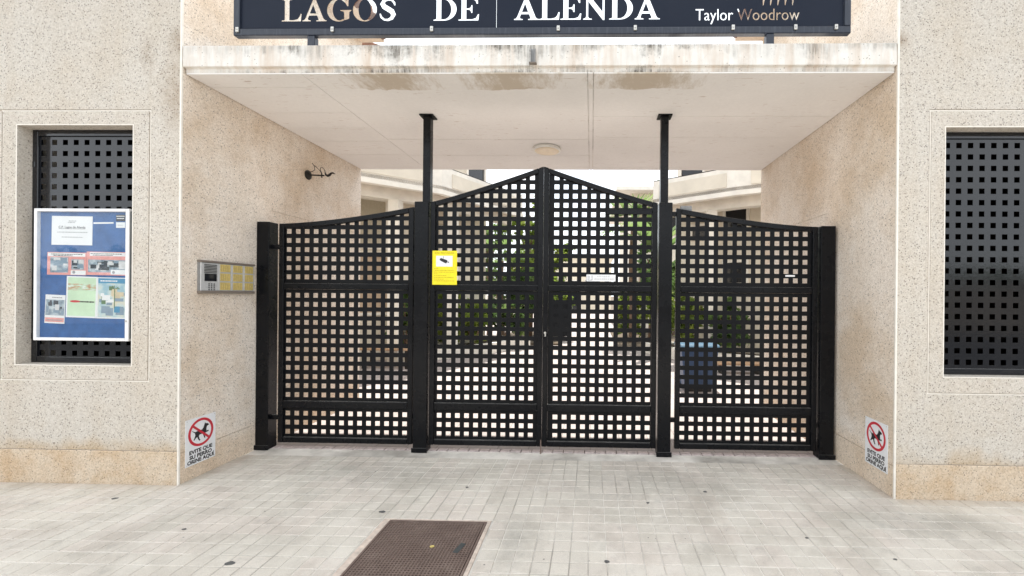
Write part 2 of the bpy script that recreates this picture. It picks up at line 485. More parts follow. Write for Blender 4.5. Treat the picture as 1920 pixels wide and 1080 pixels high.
def leaf_mat(name, a, b, c):
    t = NT(name)
    at = t.n.new('ShaderNodeAttribute')
    at.attribute_name = 'tone'
    t.col(t.ramp(at.outputs['Fac'], [(0.0, a), (0.5, b), (1.0, c)]))
    t.rough(0.55)
    tr = t.n.new('ShaderNodeBsdfTranslucent')
    t.l.new(t.ramp(at.outputs['Fac'], [(0.0, a), (0.5, b), (1.0, c)]), tr.inputs['Color'])
    mx = t.n.new('ShaderNodeMixShader')
    mx.inputs[0].default_value = 0.6
    t.l.new(t.b.outputs[0], mx.inputs[1])
    t.l.new(tr.outputs[0], mx.inputs[2])
    t.l.new(mx.outputs[0], t.n['Material Output'].inputs['Surface'])
    MATS[name] = t.m
leaf_mat('leaf_dark', (0.05, 0.10, 0.03), (0.12, 0.20, 0.06), (0.22, 0.31, 0.10))
leaf_mat('leaf_lime', (0.10, 0.16, 0.03), (0.21, 0.29, 0.05), (0.36, 0.42, 0.09))
leaf_mat('leaf_palm', (0.06, 0.12, 0.03), (0.12, 0.21, 0.06), (0.22, 0.30, 0.11))

# ------------------------------------------------------------------ mesh helpers
class MB:
    """collects solids in one mesh; T maps local coordinates to world ones"""
    def __init__(s, T=None):
        s.v, s.f, s.T = [], [], T
    def add(s, vs, fs):
        o = len(s.v)
        for p in vs:
            s.v.append(tuple(s.T(*p)) if s.T else tuple(p))
        for f in fs:
            s.f.append([o + i for i in f])
        return s
    def box(s, x0, x1, y0, y1, z0, z1):
        vs = [(x, y, z) for z in (z0, z1) for y in (y0, y1) for x in (x0, x1)]
        return s.add(vs, [(0, 2, 3, 1), (4, 5, 7, 6), (0, 1, 5, 4), (2, 6, 7, 3), (0, 4, 6, 2), (1, 3, 7, 5)])
    def prism(s, poly, w0, w1, plane='uv'):
        """poly in (u,v), extruded along w"""
        n = len(poly)
        a = sum(poly[i][0] * poly[(i + 1) % n][1] - poly[(i + 1) % n][0] * poly[i][1] for i in range(n))
        if a < 0:
            poly = poly[::-1]
        mk = {'uv': lambda u, v, w: (u, v, w), 'xz': lambda u, v, w: (u, w, v), 'xy': lambda u, v, w: (u, v, w), 'yz': lambda u, v, w: (w, u, v)}[plane]
        vs = [mk(u, v, w0) for u, v in poly] + [mk(u, v, w1) for u, v in poly]
        fs = [list(range(n))[::-1], list(range(n, 2 * n))] + [(i, (i + 1) % n, n + (i + 1) % n, n + i) for i in range(n)]
        return s.add(vs, fs)
    def tube(s, pts, rad, n=8, cap=True):
        pts = [Vector(p) for p in pts]
        rr = rad if isinstance(rad, (list, tuple)) else [rad] * len(pts)
        vs, fs = [], []
        t0 = (pts[1] - pts[0]).normalized()
        up = Vector((0, 0, 1)) if abs(t0.z) < 0.9 else Vector((1, 0, 0))
        nx = t0.cross(up).normalized()
        for i, p in enumerate(pts):
            t = (pts[min(i + 1, len(pts) - 1)] - pts[max(i - 1, 0)]).normalized()
            nx = (nx - t * nx.dot(t)).normalized()
            ny = t.cross(nx)
            for k in range(n):
                a = 2 * math.pi * k / n
                vs.append(p + (nx * math.cos(a) + ny * math.sin(a)) * rr[i])
        for i in range(len(pts) - 1):
            for k in range(n):
                fs.append((i * n + k, i * n + (k + 1) % n, (i + 1) * n + (k + 1) % n, (i + 1) * n + k))
        if cap:
            fs.append(list(range(n))[::-1])
            fs.append([(len(pts) - 1) * n + k for k in range(n)])
        return s.add(vs, fs)
    def lathe(s, prof, n=28, axis=lambda r, a, h: (r * math.cos(a), r * math.sin(a), h)):
        vs, fs = [], []
        for r, h in prof:
            for k in range(n):
                vs.append(axis(r, 2 * math.pi * k / n, h))
        for i in range(len(prof) - 1):
            for k in range(n):
                fs.append((i * n + k, i * n + (k + 1) % n, (i + 1) * n + (k + 1) % n, (i + 1) * n + k))
        fs.append(list(range(n))[::-1])
        fs.append([(len(prof) - 1) * n + k for k in range(n)])
        return s.add(vs, fs)
    def build(s, name, mat, parent=None, bevel=0.0, smooth=False, seg=2):
        o = None
        off = Vector((0, 0, 0))
        p = parent
        while p is not None:
            off += p.location
            p = p.parent
        me = bpy.data.meshes.new(name)
        me.from_pydata([tuple(Vector(v) - off) for v in s.v], [], s.f)
        me.validate()
        me.materials.append(MATS[mat])
        o = bpy.data.objects.new(name, me)
        C.objects.link(o)
        if parent:
            o.parent = parent
        if smooth:
            for q in me.polygons:
                q.use_smooth = True
        if bevel:
            b = o.modifiers.new('bevel', 'BEVEL')
            b.width = bevel
            b.segments = seg
            b.limit_method = 'ANGLE'
            b.angle_limit = R(40)
        return o

def tag(o, label, cat=None, group=None):
    o['label'] = label
    if cat:
        o['category'] = cat
    if group:
        o['group'] = group
    return o
def thing(name, loc, label, cat, group=None):
    o = bpy.data.objects.new(name, None)
    o.empty_display_size = 0.1
    C.objects.link(o)
    o.location = loc
    return tag(o, label, cat, group)
def structure(o):
    o['kind'] = 'structure'
    return o

def frame(o, r, u, n):
    o, r, u, n = Vector(o), Vector(r), Vector(u), Vector(n)
    return lambda a, b, c: o + r * a + u * b + n * c

def clip(poly, a, b):
    """keep the part of an (x,z) polygon below z = a + b*x"""
    out = []
    for i in range(len(poly)):
        p, q = poly[i], poly[(i + 1) % len(poly)]
        dp, dq = p[1] - a - b * p[0], q[1] - a - b * q[0]
        if dp <= 1e-9:
            out.append(p)
        if (dp < -1e-9 and dq > 1e-9) or (dp > 1e-9 and dq < -1e-9):
            t = dp / (dp - dq)
            out.append((p[0] + (q[0] - p[0]) * t, p[1] + (q[1] - p[1]) * t))
    return out if len(out) > 2 else None

def perforated(mb, x0, x1, z0, z1, cols, rows, hole, y0, y1, top=None, skip=None):
    """sheet y0..y1 thick with square holes really cut through it; top(x) trims the upper edge"""
    h = hole / 2
    xs = [x0]
    for c in cols:
        xs += [c - h, c + h]
    xs.append(x1)
    zs_ = [z0]
    for r in sorted(rows):
        zs_ += [r - h, r + h]
    zs_.append(z1)
    polys = []
    for i in range(len(xs) - 1):
        if xs[i + 1] - xs[i] < 1e-6:
            continue
        for j in range(len(zs_) - 1):
            if i % 2 == 1 and j % 2 == 1:
                if not (skip and skip((i - 1) // 2, (j - 1) // 2)):
                    continue
            q = [(xs[i], zs_[j]), (xs[i + 1], zs_[j]), (xs[i + 1], zs_[j + 1]), (xs[i], zs_[j + 1])]
            if top:
                b = (top(xs[i + 1]) - top(xs[i])) / (xs[i + 1] - xs[i])
                q = clip(q, top(xs[i]) - b * xs[i], b)
                if not q:
                    continue
            polys.append(q)
    idx, pts, faces = {}, [], []
    for q in polys:
        f = []
        for p in q:
            k = (round(p[0], 5), round(p[1], 5))
            if k not in idx:
                idx[k] = len(pts)
                pts.append(k)
            if not f or f[-1] != idx[k]:
                f.append(idx[k])
        if len(f) > 1 and f[0] == f[-1]:
            f.pop()
        if len(f) > 2:
            faces.append(f)
    n = len(pts)
    edges = {}
    for f in faces:
        for i in range(len(f)):
            e = (f[i], f[(i + 1) % len(f)])
            edges[e] = edges.get(e, 0) + 1
    vs = [(p[0], y0, p[1]) for p in pts] + [(p[0], y1, p[1]) for p in pts]
    fs = [list(f) for f in faces] + [[n + i for i in f[::-1]] for f in faces]
    for (a, b) in edges:
        if (b, a) not in edges:
            fs.append((b, a, n + a, n + b))
    mb.add(vs, fs)

def text_polys(txt, size, align='LEFT', offset=0.0, spacing=1.0):
    cu = bpy.data.curves.new('t', 'FONT')
    cu.body = txt
    cu.size = size
    cu.align_x = align
    cu.offset = offset
    cu.space_character = spacing
    cu.resolution_u = 3
    ob = bpy.data.objects.new('t', cu)
    C.objects.link(ob)
    bpy.context.view_layer.update()
    dg = bpy.context.evaluated_depsgraph_get()
    me = bpy.data.meshes.new_from_object(ob.evaluated_get(dg))
    vs = [(v.co.x, v.co.y) for v in me.vertices]
    fs = [list(p.vertices) for p in me.polygons]
    bpy.data.objects.remove(ob)
    bpy.data.curves.remove(cu)
    bpy.data.meshes.remove(me)
    return vs, fs
def put_text(mb, txt, size, u, v, w, align='LEFT', offset=0.0, width=None, spacing=1.0):
    vs, fs = text_polys(txt, size, align, offset, spacing)
    k = 1.0
    if width:
        k = width / max(1e-6, max(p[0] for p in vs) - min(p[0] for p in vs))
    mb.add([(u + p[0] * k, v + p[1], w) for p in vs], fs)
def ellipse(cx, cy, rx, ry, n=40, a0=0.0, a1=2 * math.pi, end=False):
    m = n + 1 if end else n
    return [(cx + rx * math.cos(a0 + (a1 - a0) * i / n), cy + ry * math.sin(a0 + (a1 - a0) * i / n)) for i in range(m)]
# ------------------------------------------------------------------ setting: ground
XL, XR = -3.18, 2.266            # passage walls
DEPTH = 2.564                    # passage depth
GX0, GX1, GY0, GY1 = -1.365, -0.645, -1.12, -0.42     # hole for the iron cover
g = MB()
g.box(-400, 400, -400, 400, -0.30, -0.20)
structure(g.build('ground', 'earth'))
pv = MB()
for (a, b, c, d) in ((-30, GX0, -4.5, 0.80), (GX1, 30, -4.5, 0.80), (GX0, GX1, -4.5, GY0), (GX0, GX1, GY1, 0.80)):
    pv.box(a, b, c, d, -0.19, -0.004)
pavement = structure(pv.build('pavement', 'paving_joint'))
structure(MB().box(-200, 200, -16, -4.65, -0.195, -0.14).build('road', 'asphalt'))
structure(MB().box(-30, 30, -4.65, -4.50, -0.19, -0.002).build('kerb', 'kerb_stone', bevel=0.015))
courtyard = structure(MB().box(-16, 14, 0.88, 40, -0.19, -0.004).build('courtyard_paving', 'courtyard_tile'))

PITCH, GAP, BV = 0.21, 0.0045, 0.003
def pad(mb, x0, x1, y0, y1):
    h, b = 0.004, BV
    vs = [(x0, y0, -0.004), (x1, y0, -0.004), (x1, y1, -0.004), (x0, y1, -0.004),
          (x0 + b, y0 + b, 0), (x1 - b, y0 + b, 0), (x1 - b, y1 - b, 0), (x0 + b, y1 - b, 0)]
    mb.add(vs, [(4, 5, 6, 7), (0, 1, 5, 4), (1, 2, 6, 5), (2, 3, 7, 6), (3, 0, 4, 7)])
def cell_pads(ix, iy):
    out = []
    for i in (0, 1):
        for j in (0, 1):
            g_ = GAP / 2
            gx0 = GAP / 2 if i == 0 else GAP / 2.6
            out.append((-0.32 + ix * PITCH + i * PITCH / 2 + g_, -0.32 + ix * PITCH + (i + 1) * PITCH / 2 - g_,
                        -0.425 + iy * PITCH + j * PITCH / 2 + g_, -0.425 + iy * PITCH + (j + 1) * PITCH / 2 - g_))
    return out
def minus_hole(p):
    x0, x1, y0, y1 = p
    hx0, hx1, hy0, hy1 = GX0 - 0.002, GX1 + 0.002, GY0 - 0.002, GY1 + 0.002
    if x1 <= hx0 or x0 >= hx1 or y1 <= hy0 or y0 >= hy1:
        return p
    best = None
    for q in ((x0, min(x1, hx0), y0, y1), (max(x0, hx1), x1, y0, y1), (x0, x1, y0, min(y1, hy0)), (x0, x1, max(y0, hy1), y1)):
        if q[1] - q[0] > 0.02 and q[3] - q[2] > 0.02:
            a = (q[1] - q[0]) * (q[3] - q[2])
            if best is None or a > best[0]:
                best = (a, q)
    return best[1] if best else None
tile_mb = MB()
for p in cell_pads(0, 0):
    pad(tile_mb, p[0] + 0.32, p[1] + 0.32, p[2] + 0.425, p[3] + 0.425)
tile_src = tile_mb.build('paving_tile', 'paving_concrete')
tile_mesh = tile_src.data
bpy.data.objects.remove(tile_src)
cells = []
for ix in range(-36, 34):
    for iy in range(-16, 6):
        x0, y0 = -0.32 + ix * PITCH, -0.425 + iy * PITCH
        cxm, cym = x0 + PITCH / 2, y0 + PITCH / 2
        if y0 + PITCH > 0.80 or (y0 > 0 and (x0 + PITCH < XL or x0 > XR)):
            continue
        d = cym + CAM_D
        u, v = 1092 + 800 * (cxm - 0.0218 * d) / d, 553 + 1200 / d
        vis = -70 < u < 1990 and v < 1125 and d > 1.9
        cells.append((not vis, d, ix, iy))
cells.sort()
far = MB()
n_tiles = 0
for (hidden, d, ix, iy) in cells:
    pads = cell_pads(ix, iy)
    cut = [minus_hole(p) for p in pads]
    if hidden or n_tiles >= 300:
        for p in cut:
            if p:
                pad(far, *p)
        continue
    if cut == pads:
        o = bpy.data.objects.new('paving_tile', tile_mesh)
        C.objects.link(o)
        o.parent = pavement
        o.location = (-0.32 + ix * PITCH, -0.425 + iy * PITCH, random.uniform(-0.0012, 0.0))
        o.rotation_euler = (random.gauss(0, 0.0022), random.gauss(0, 0.0022), random.gauss(0, 0.0025))
    else:
        m_ = MB()
        for p in cut:
            if p:
                pad(m_, *p)
        if not m_.v:
            continue
        o = m_.build('paving_tile', 'paving_concrete', pavement)
    n_tiles += 1
o = far.build('paving_tiles', 'paving_concrete', pavement)
o['kind'] = 'stuff'
# flattened gum on the paving
for i, (gx, gy, gr) in enumerate([(-3.42, -0.23, 0.020), (-1.98, -0.92, 0.024), (-1.42, -0.34, 0.020), (-0.95, 0.05, 0.012), (0.10, -0.83, 0.016), (0.88, 0.05, 0.016),
                                  (0.42, -0.14, 0.011), (1.35, -0.55, 0.010), (-2.55, -0.60, 0.013), (1.75, -0.75, 0.010)]):
    m_ = MB()
    ring = [(gx + gr * (1 + 0.15 * math.sin(2 * a + i)) * math.cos(a), gy + gr * 0.7 * (1 + 0.15 * math.sin(3 * a + 2 * i)) * math.sin(a)) for a in [k * math.pi / 12 for k in range(24)]]
    m_.prism(ring, -0.001, 0.0018, 'xy')
    m_.build('gum_stain', 'gum', pavement)
# pinkish block course under the gates
n = 54
w = (XR - XL) / n
for i in range(n):
    MB().box(XL + i * w + 0.003, XL + (i + 1) * w - 0.003, 0.803, 0.876, -0.10, 0.001 + random.uniform(-.002, .002)).build('threshold_block', 'threshold', courtyard, bevel=0.003, seg=1)

# ------------------------------------------------------------------ gatehouse wings
WALL_TOP = 4.93
def wing(mirror, xi, xo, win, groove, label, roofx):
    """xi = passage-side face, xo = outer end; win/groove = (x0,x1,z0,z1) in world x"""
    rt = thing('gatehouse_wing', ((xi + xo) / 2, 1.28, 0), label, 'building')
    s = -1 if not mirror else 1          # direction from the passage to the outer end
    lo = lambda a, b: (min(a, b), max(a, b))
    w0, w1, wz0, wz1 = win
    g0, g1, gz0, gz1 = groove
    gw = 0.007
    pz = 0.255
    edge = xi + s * 0.012
    f = MB()                              # stone-chip field, 10 mm skin
    inner = g1 + gw if not mirror else g0 - gw
    outer = g0 - gw if not mirror else g1 + gw
    f.box(*lo(edge, inner), 0, 0.0095, pz + 0.006, WALL_TOP)
    f.box(*lo(inner, xo), 0, 0.0095, gz1 + gw, WALL_TOP)
    f.box(*lo(outer, xo), 0, 0.0095, pz + 0.006, gz1 - gw)
    f.box(*lo(inner, outer), 0, 0.0095, pz + 0.006, gz0 - gw)
    f.build('wall_face', 'chip_wall', rt)
    r = MB()
    a0, a1, b0, b1 = g0 + gw, g1 - gw, gz0 + gw, gz1 - gw
    r.box(a0, w0, -0.002, 0.0095, b0, b1); r.box(w1, a1, -0.002, 0.0095, b0, b1)
    r.box(w0, w1, -0.002, 0.0095, b0, wz0); r.box(w0, w1, -0.002, 0.0095, wz1, b1)
    sr = r.build('window_surround', 'chip_wall', rt)
    gb_ = MB()
    e_ = gw - .0006
    h_ = .0018
    gb_.box(g0 - e_, g1 + e_, 0.0025, 0.0095, gz1 - e_, gz1 + h_); gb_.box(g0 - e_, g1 + e_, 0.0025, 0.0095, gz0 - e_, gz0 + h_)
    gb_.box(g0 - h_, g0 + e_, 0.0025, 0.0095, gz0 + h_, gz1 - e_); gb_.box(g1 - h_, g1 + e_, 0.0025, 0.0095, gz0 + h_, gz1 - e_)
    gb_.build('joint_bead', 'bead', sr)
    ob_ = MB()
    q_ = .007
    ob_.box(w0 - q_, w0 - .0003, -0.005, -0.0021, wz0 - q_, wz1 + q_); ob_.box(w1 + .0003, w1 + q_, -0.005, -0.0021, wz0 - q_, wz1 + q_)
    ob_.box(w0, w1, -0.005, -0.0021, wz0 - q_, wz0 - .0003); ob_.box(w0, w1, -0.005, -0.0021, wz1 + .0003, wz1 + q_)
    ob_.build('edge_bead', 'bead', sr)
    l = MB()
    t = 0.012
    l.box(w0 - t, w0, 0.0097, 0.25, wz0 - t, wz1 + t); l.box(w1, w1 + t, 0.0097, 0.25, wz0 - t, wz1 + t)
    l.box(w0, w1, 0.0097, 0.25, wz0 - t, wz0); l.box(w0, w1, 0.0097, 0.25, wz1, wz1 + t)
    l.build('window_reveal', 'chip_wall', rt)
    k = MB()                              # wall core behind the skin
    W0, W1, Z0, Z1 = w0 - t - .001, w1 + t + .001, wz0 - t - .001, wz1 + t + .001
    k.box(*lo(xi + s * 0.02, W1 if not mirror else W0), 0.0098, 0.25, 0, WALL_TOP)
    k.box(*lo(W0 if not mirror else W1, xo), 0.0098, 0.25, 0, WALL_TOP)
    k.box(W0, W1, 0.0098, 0.25, 0, Z0); k.box(W0, W1, 0.0098, 0.25, Z1, WALL_TOP)
    k.box(*lo(xi + s * 0.02, xi + s * 0.22), 0.2502, DEPTH - 0.2, 0, WALL_TOP)
    k.build('wall_core', 'joint', rt)
    p = MB().box(*lo(edge, xo), -0.004, 0.0095, -0.05, pz)
    p.build('plinth', 'chip_plinth', rt, bevel=0.006)
    # passage side, three courses with open joints
    for (y0, y1, z0, z1) in ((0.012, DEPTH, -0.05, 0.236), (0.012, 0.93, 0.240, WALL_TOP), (0.93, DEPTH, 0.240, 2.300), (0.93, DEPTH, 2.303, WALL_TOP)):
        MB().box(*lo(xi, xi + s * 0.0195), y0, y1, z0, z1).build('side_wall_course', 'chip_side', rt)
    MB().box(*lo(xi - s * 0.003, edge - s * 0.0005), -0.004, 0.0115, -0.05, WALL_TOP).build('corner_bead', 'bead', rt, bevel=0.003)
    # back and outer walls, dark room inside
    MB().box(*lo(xi + s * 0.02, xo), DEPTH - 0.199, DEPTH - 0.002, 0, WALL_TOP).build('back_wall', 'house_cream', rt)
    MB().box(*lo(xo - s * 0.2, xo - s * 0.0), 0.252, DEPTH - 0.2, 0, WALL_TOP - .001).build('end_wall', 'house_cream', rt)
    d = MB()
    rx0, rx1 = lo(xi + s * 0.225, xo - s * 0.205)
    d.box(rx0, rx1, DEPTH - 0.23, DEPTH - 0.20, 0, 3.2); d.box(rx0, rx1, 0.26, DEPTH - 0.24, 3.17, 3.2); d.box(rx0, rx1, 0.26, DEPTH - 0.24, 0, 0.03)
    d.box(rx0, rx0 + 0.02, 0.26, DEPTH - 0.24, 0.04, 3.16); d.box(rx1 - 0.02, rx1, 0.26, DEPTH - 0.24, 0.04, 3.16)
    d.build('room_lining', 'room_dark', rt)
    # roof with overhanging eaves
    e0, e1 = lo(roofx, xo + s * 0.35)
    rf = MB()
    y0, y1, zb = -0.38, DEPTH, WALL_TOP
    rdg = 0.95
    ym = (y0 + y1) / 2
    xa, xb = e0 + 1.4, e1 - 1.4
    rf.add([(e0, y0, zb + .06), (e1, y0, zb + .06), (e1, y1, zb + .06), (e0, y1, zb + .06), (xa, ym, zb + rdg), (xb, ym, zb + rdg),
            (e0, y0, zb), (e1, y0, zb), (e1, y1, zb), (e0, y1, zb)],
           [(0, 1, 5, 4), (1, 2, 5), (2, 3, 4, 5), (3, 0, 4), (6, 9, 8, 7), (6, 7, 1, 0), (7, 8, 2, 1), (8, 9, 3, 2), (9, 6, 0, 3)])
    roof = rf.build('roof', 'eave_board', rt)
    tl = MB()
    ex = roofx
    nt = 14
    for i in range(nt):
        yy = y0 + (i + 0.5) * (y1 - y0) / nt
        tl.tube([(ex - s * 0.05, yy, zb + 0.075), (ex + s * 0.5, yy, zb + 0.36)], 0.095, 10)
    tt = tl.build('eave_tiles', 'roof_tile', roof, smooth=True)
    rj = MB()
    for i in range(5):
        yy = y0 + 0.25 + i * 0.58
        MB().box(*lo(ex + s * 0.03, xi - s * 0.004), yy, yy + 0.07, zb - 0.07, zb - 0.001).build('rafter', 'house_cream', roof)
    return rt
wing(False, XL, -9.5, (-4.48, -3.558, 0.917, 2.778), (-4.603, -3.425, 0.798, 2.894),
     'speckled cream gatehouse wing whose window opening holds the blue noticeboard', -2.872)
wing(True, XR, 8.6, (2.618, 3.540, 0.913, 2.764), (2.507, 3.651, 0.786, 2.892),
     'speckled cream gatehouse wing whose window shows only a black perforated screen', 1.90)

# ------------------------------------------------------------------ canopy slab over the passage
SOF = 3.185
can = thing('canopy_slab', ((XL + XR) / 2, DEPTH / 2, SOF), 'stained white concrete canopy slab spanning the passage above the gates', 'canopy')
c = MB()
prof = [(0.026, SOF + 0.0105), (0.026, 3.226), (0.0, 3.232), (0.0, 3.388), (0.014, 3.40), (DEPTH - .01, 3.40), (DEPTH - .01, SOF + 0.0105)]
c.prism(prof, XL + 0.008, XR - 0.006, 'yz')
c.build('slab', 'fascia_paint', can, bevel=0.004)
c = MB()
c.box(XL + 0.008, XR - 0.006, 0.0262, 0.0275, SOF + 0.0005, SOF + 0.010)
xb = [XL + 0.008, -2.262, -0.045, 0.0, XR - 0.006]
yb = [[0.026, 0.24, 0.735, 1.10, 1.48, 1.93, 2.47, DEPTH - .01], [0.026, 1.42, 1.96, 2.43, DEPTH - .01], [0.026, DEPTH - .01], [0.026, 0.81, 1.355, 1.87, 2.46, DEPTH - .01]]
for i in range(4):
    for j in range(len(yb[i]) - 1):
        h = random.uniform(.0020, .0034)
        dz = random.uniform(0, 0.0018)
        MB().box(xb[i] + h, xb[i + 1] - h, yb[i][j] + h, yb[i][j + 1] - h, SOF + dz, SOF + 0.0104).build('soffit_panel', 'soffit_paint', can)
sp = MB()
sp.box(-0.476, -0.440, -0.012, -0.001, 3.245, 3.350)
sp.box(-0.476, -0.470, -0.028, -0.012, 3.245, 3.345); sp.box(-0.446, -0.440, -0.028, -0.012, 3.245, 3.345)
spo = sp.build('drain_spout', 'grey_plastic', can, bevel=0.002)
MB().box(-0.486, -0.430, -0.034, -0.001, 3.236, 3.2445).build('lip', 'brown_cap', spo, bevel=0.002)

# ------------------------------------------------------------------ name board with stencil-cut lettering
GL = {
 'L': [[(0, 0), (0, .045), (.1, .06), (.13, .10), (.13, .90), (.1, .94), (0, .955), (0, 1), (.48, 1), (.48, .955), (.37, .94), (.34, .90), (.34, .06), (.52, .06), (.68, .10), (.77, .20), (.82, .34), (.87, .34), (.84, 0)]],
 'E': [[(0, 0), (0, .045), (.1, .06), (.13, .10), (.13, .90), (.1, .94), (0, .955), (0, 1), (.83, 1), (.84, .73), (.79, .73), (.74, .86), (.62, .94), (.34, .94), (.34, .535), (.42, .535), (.52, .57), (.56, .68), (.6, .68), (.6, .33), (.56, .33), (.52, .44), (.42, .475), (.34, .475), (.34, .06), (.6, .06), (.76, .12), (.84, .28), (.89, .28), (.86, 0)]],
 'D': [[(0, 0), (0, .045), (.1, .06), (.13, .10), (.13, .90), (.1, .94), (0, .955), (0, 1)] + ellipse(.46, .5, .54, .5, 18, math.pi / 2, -math.pi / 2, True),
       [(.34, .06), (.34, .94)] + ellipse(.43, .5, .34, .44, 16, math.pi / 2, -math.pi / 2, True)],
 'A': [[(0, 0), (0, .045), (.08, .07), (.14, .16), (.48, 1.02), (.56, 1.02), (.92, .12), (.98, .06), (1.06, .045), (1.06, 0), (.6, 0), (.6, .045), (.70, .06), (.70, .10), (.645, .25), (.295, .25), (.245, .12), (.27, .06), (.37, .045), (.37, 0)],
       [(.335, .355), (.600, .355), (.47, .72)]],
 'N': [[(0, 0), (0, .045), (.09, .07), (.13, .14), (.13, .90), (.06, .95), (0, .955), (0, 1), (.31, 1), (.82, .34), (.82, .88), (.78, .94), (.68, .955), (.68, 1), (1.04, 1), (1.04, .955), (.95, .93), (.90, .86), (.90, -.02), (.84, -.02), (.21, .80), (.21, .13), (.26, .06), (.37, .045), (.37, 0)]],
 'O': [ellipse(.52, .5, .52, .52, 36), ellipse(.52, .5, .27, .465, 32)],
 'G': [ellipse(.52, .5, .52, .52, 26, R(52), R(300), True) + [(.90, .08), (.97, .12), (.97, .40), (1.06, .455), (1.06, .5), (.58, .5), (.58, .455), (.72, .42), (.74, .38), (.74, .08)]
       + ellipse(.54, .5, .29, .455, 22, R(298), R(58), True) + [(.80, .80), (.88, .66), (.93, .66), (.93, 1.0), (.88, 1.0)]],
}
def s_glyph():
    cl_ = [(.72, .68, .03), (.69, .80, .055), (.58, .92, .05), (.42, .955, .07), (.25, .90, .10), (.18, .76, .13), (.26, .63, .14), (.42, .53, .14), (.58, .43, .14), (.66, .28, .13),
           (.58, .12, .10), (.42, .045, .07), (.26, .06, .05), (.12, .18, .055), (.08, .33, .03)]
    L_, R_ = [], []
    for i, (x, y, w_) in enumerate(cl_):
        a, b = cl_[max(i - 1, 0)], cl_[min(i + 1, len(cl_) - 1)]
        dx, dy = b[0] - a[0], b[1] - a[1]
        q = math.hypot(dx, dy)
        L_.append((x - dy / q * w_ * .8, y + dx / q * w_ * .8)); R_.append((x + dy / q * w_ * .8, y - dx / q * w_ * .8))
    return [L_ + R_[::-1]]
GL['S'] = s_glyph()
def outline_loops(txt, size, width):
    vs, fs = text_polys(txt, size)
    ed = {}
    for f in fs:
        for i in range(len(f)):
            a, b = f[i], f[(i + 1) % len(f)]
            ed[(a, b)] = 1
    nxt = {a: b for (a, b) in ed if (b, a) not in ed}
    loops = []
    while nxt:
        st = next(iter(nxt))
        lp, cur = [], st
        while cur in nxt:
            lp.append(vs[cur])
            cur = nxt.pop(cur)
        if len(lp) > 2:
            loops.append(lp)
    k = width / (max(v[0] for v in vs) - min(v[0] for v in vs))
    x0 = min(v[0] for v in vs)
    return [[((x - x0) * k, y) for x, y in lp] for lp in loops]
def word(w_, x0, x1, base, cap):
    adv = {'L': .90, 'A': 1.07, 'G': 1.12, 'O': 1.10, 'S': .84, 'D': 1.08, 'E': .97, 'N': 1.10}
    end = {'S': .78, 'A': 1.06, 'E': .89}
    total = sum(adv[ch] for ch in w_[:-1]) + end[w_[-1]]
    k, u, out = (x1 - x0) / total, 0.0, []
    for ch in w_:
        for lp in GL[ch]:
            out.append([(x0 + (u + px) * k, base + py * cap) for px, py in lp])
        u += adv[ch]
    return out
def stencil(name, mat, parent, rect, loops, y0, thick):
    cu = bpy.data.curves.new(name, 'CURVE')
    cu.dimensions = '2D'
    cu.fill_mode = 'BOTH'
    cu.extrude = thick / 2
    x0, x1, z0, z1 = rect
    for lp in [[(x0, z0), (x1, z0), (x1, z1), (x0, z1)]] + loops:
        sp_ = cu.splines.new('POLY')
        sp_.points.add(len(lp) - 1)
        for p, (x, z) in zip(sp_.points, lp):
            p.co = (x, z, 0, 1)
        sp_.use_cyclic_u = True
    ob = bpy.data.objects.new('t', cu)
    C.objects.link(ob)
    bpy.context.view_layer.update()
    me = bpy.data.meshes.new_from_object(ob.evaluated_get(bpy.context.evaluated_depsgraph_get()))
    m_ = MB()
    m_.add([(v.co.x, y0 + thick / 2 - v.co.z, v.co.y) for v in me.vertices], [list(p.vertices) for p in me.polygons])
    bpy.data.objects.remove(ob)
    bpy.data.curves.remove(cu)
    bpy.data.meshes.remove(me)
    return m_.build(name, mat, parent)
SX0, SX1, SZ0, SZ1 = -2.804, 1.937, 3.488, 4.02
sg = thing('name_board', (-0.43, 0.06, 3.40), 'navy metal name board with cut-out lettering standing on the canopy', 'sign')
BASE, CAP = 3.606, 0.176
loopsA = word('LAGOS', -2.434, -1.532, BASE, CAP) + word('DE', -1.242, -0.887, BASE, CAP)
loopsB = word('ALENDA', -0.616, 0.503, BASE + .002, CAP)
tw = outline_loops('Taylor Woodrow', 0.128, 0.785)
loopsB += [[(0.774 + x, 3.598 + y) for x, y in lp] for lp in tw]
for i in range(5):                                       # slanted strokes of the emblem
    bx = 1.285 + i * 0.055
    st = []
    for k in range(9):
        q = k / 8
        st.append((bx + 0.012 * q + 0.075 * q * q, 3.708 + 0.24 * q, 0.003 + 0.005 * math.sin(math.pi * min(1, q * 1.3)) ** .5 if q < .75 else 0.003))
    loopsB.append([(x - w_, z) for x, z, w_ in st] + [(x + w_, z + .004) for x, z, w_ in st][::-1])
stencil('lettered_panel', 'sign_navy', sg, (SX0 + .05, -0.7535, SZ0 + .055, SZ1 - .05), loopsA, 0.046, 0.003)
stencil('lettered_panel', 'sign_navy', sg, (-0.7505, SX1 - .05, SZ0 + .055, SZ1 - .05), loopsB, 0.046, 0.003)
MB().box(SX0 + .05, SX1 - .05, 0.0495, 0.0525, SZ0 + .055, SZ1 - .05).build('acrylic_sheet', 'clear_glass', sg)
MB().box(SX0, SX1, 0.03, 0.08, SZ0, SZ0 + .054).build('frame_rail', 'sign_frame', sg, bevel=0.006)
MB().box(SX0, SX1, 0.03, 0.08, SZ1 - .049, SZ1).build('frame_rail', 'sign_frame', sg, bevel=0.006)
MB().box(SX0, SX0 + .049, 0.03, 0.08, SZ0 + .0545, SZ1 - .0495).build('frame_stile', 'sign_frame', sg, bevel=0.006)
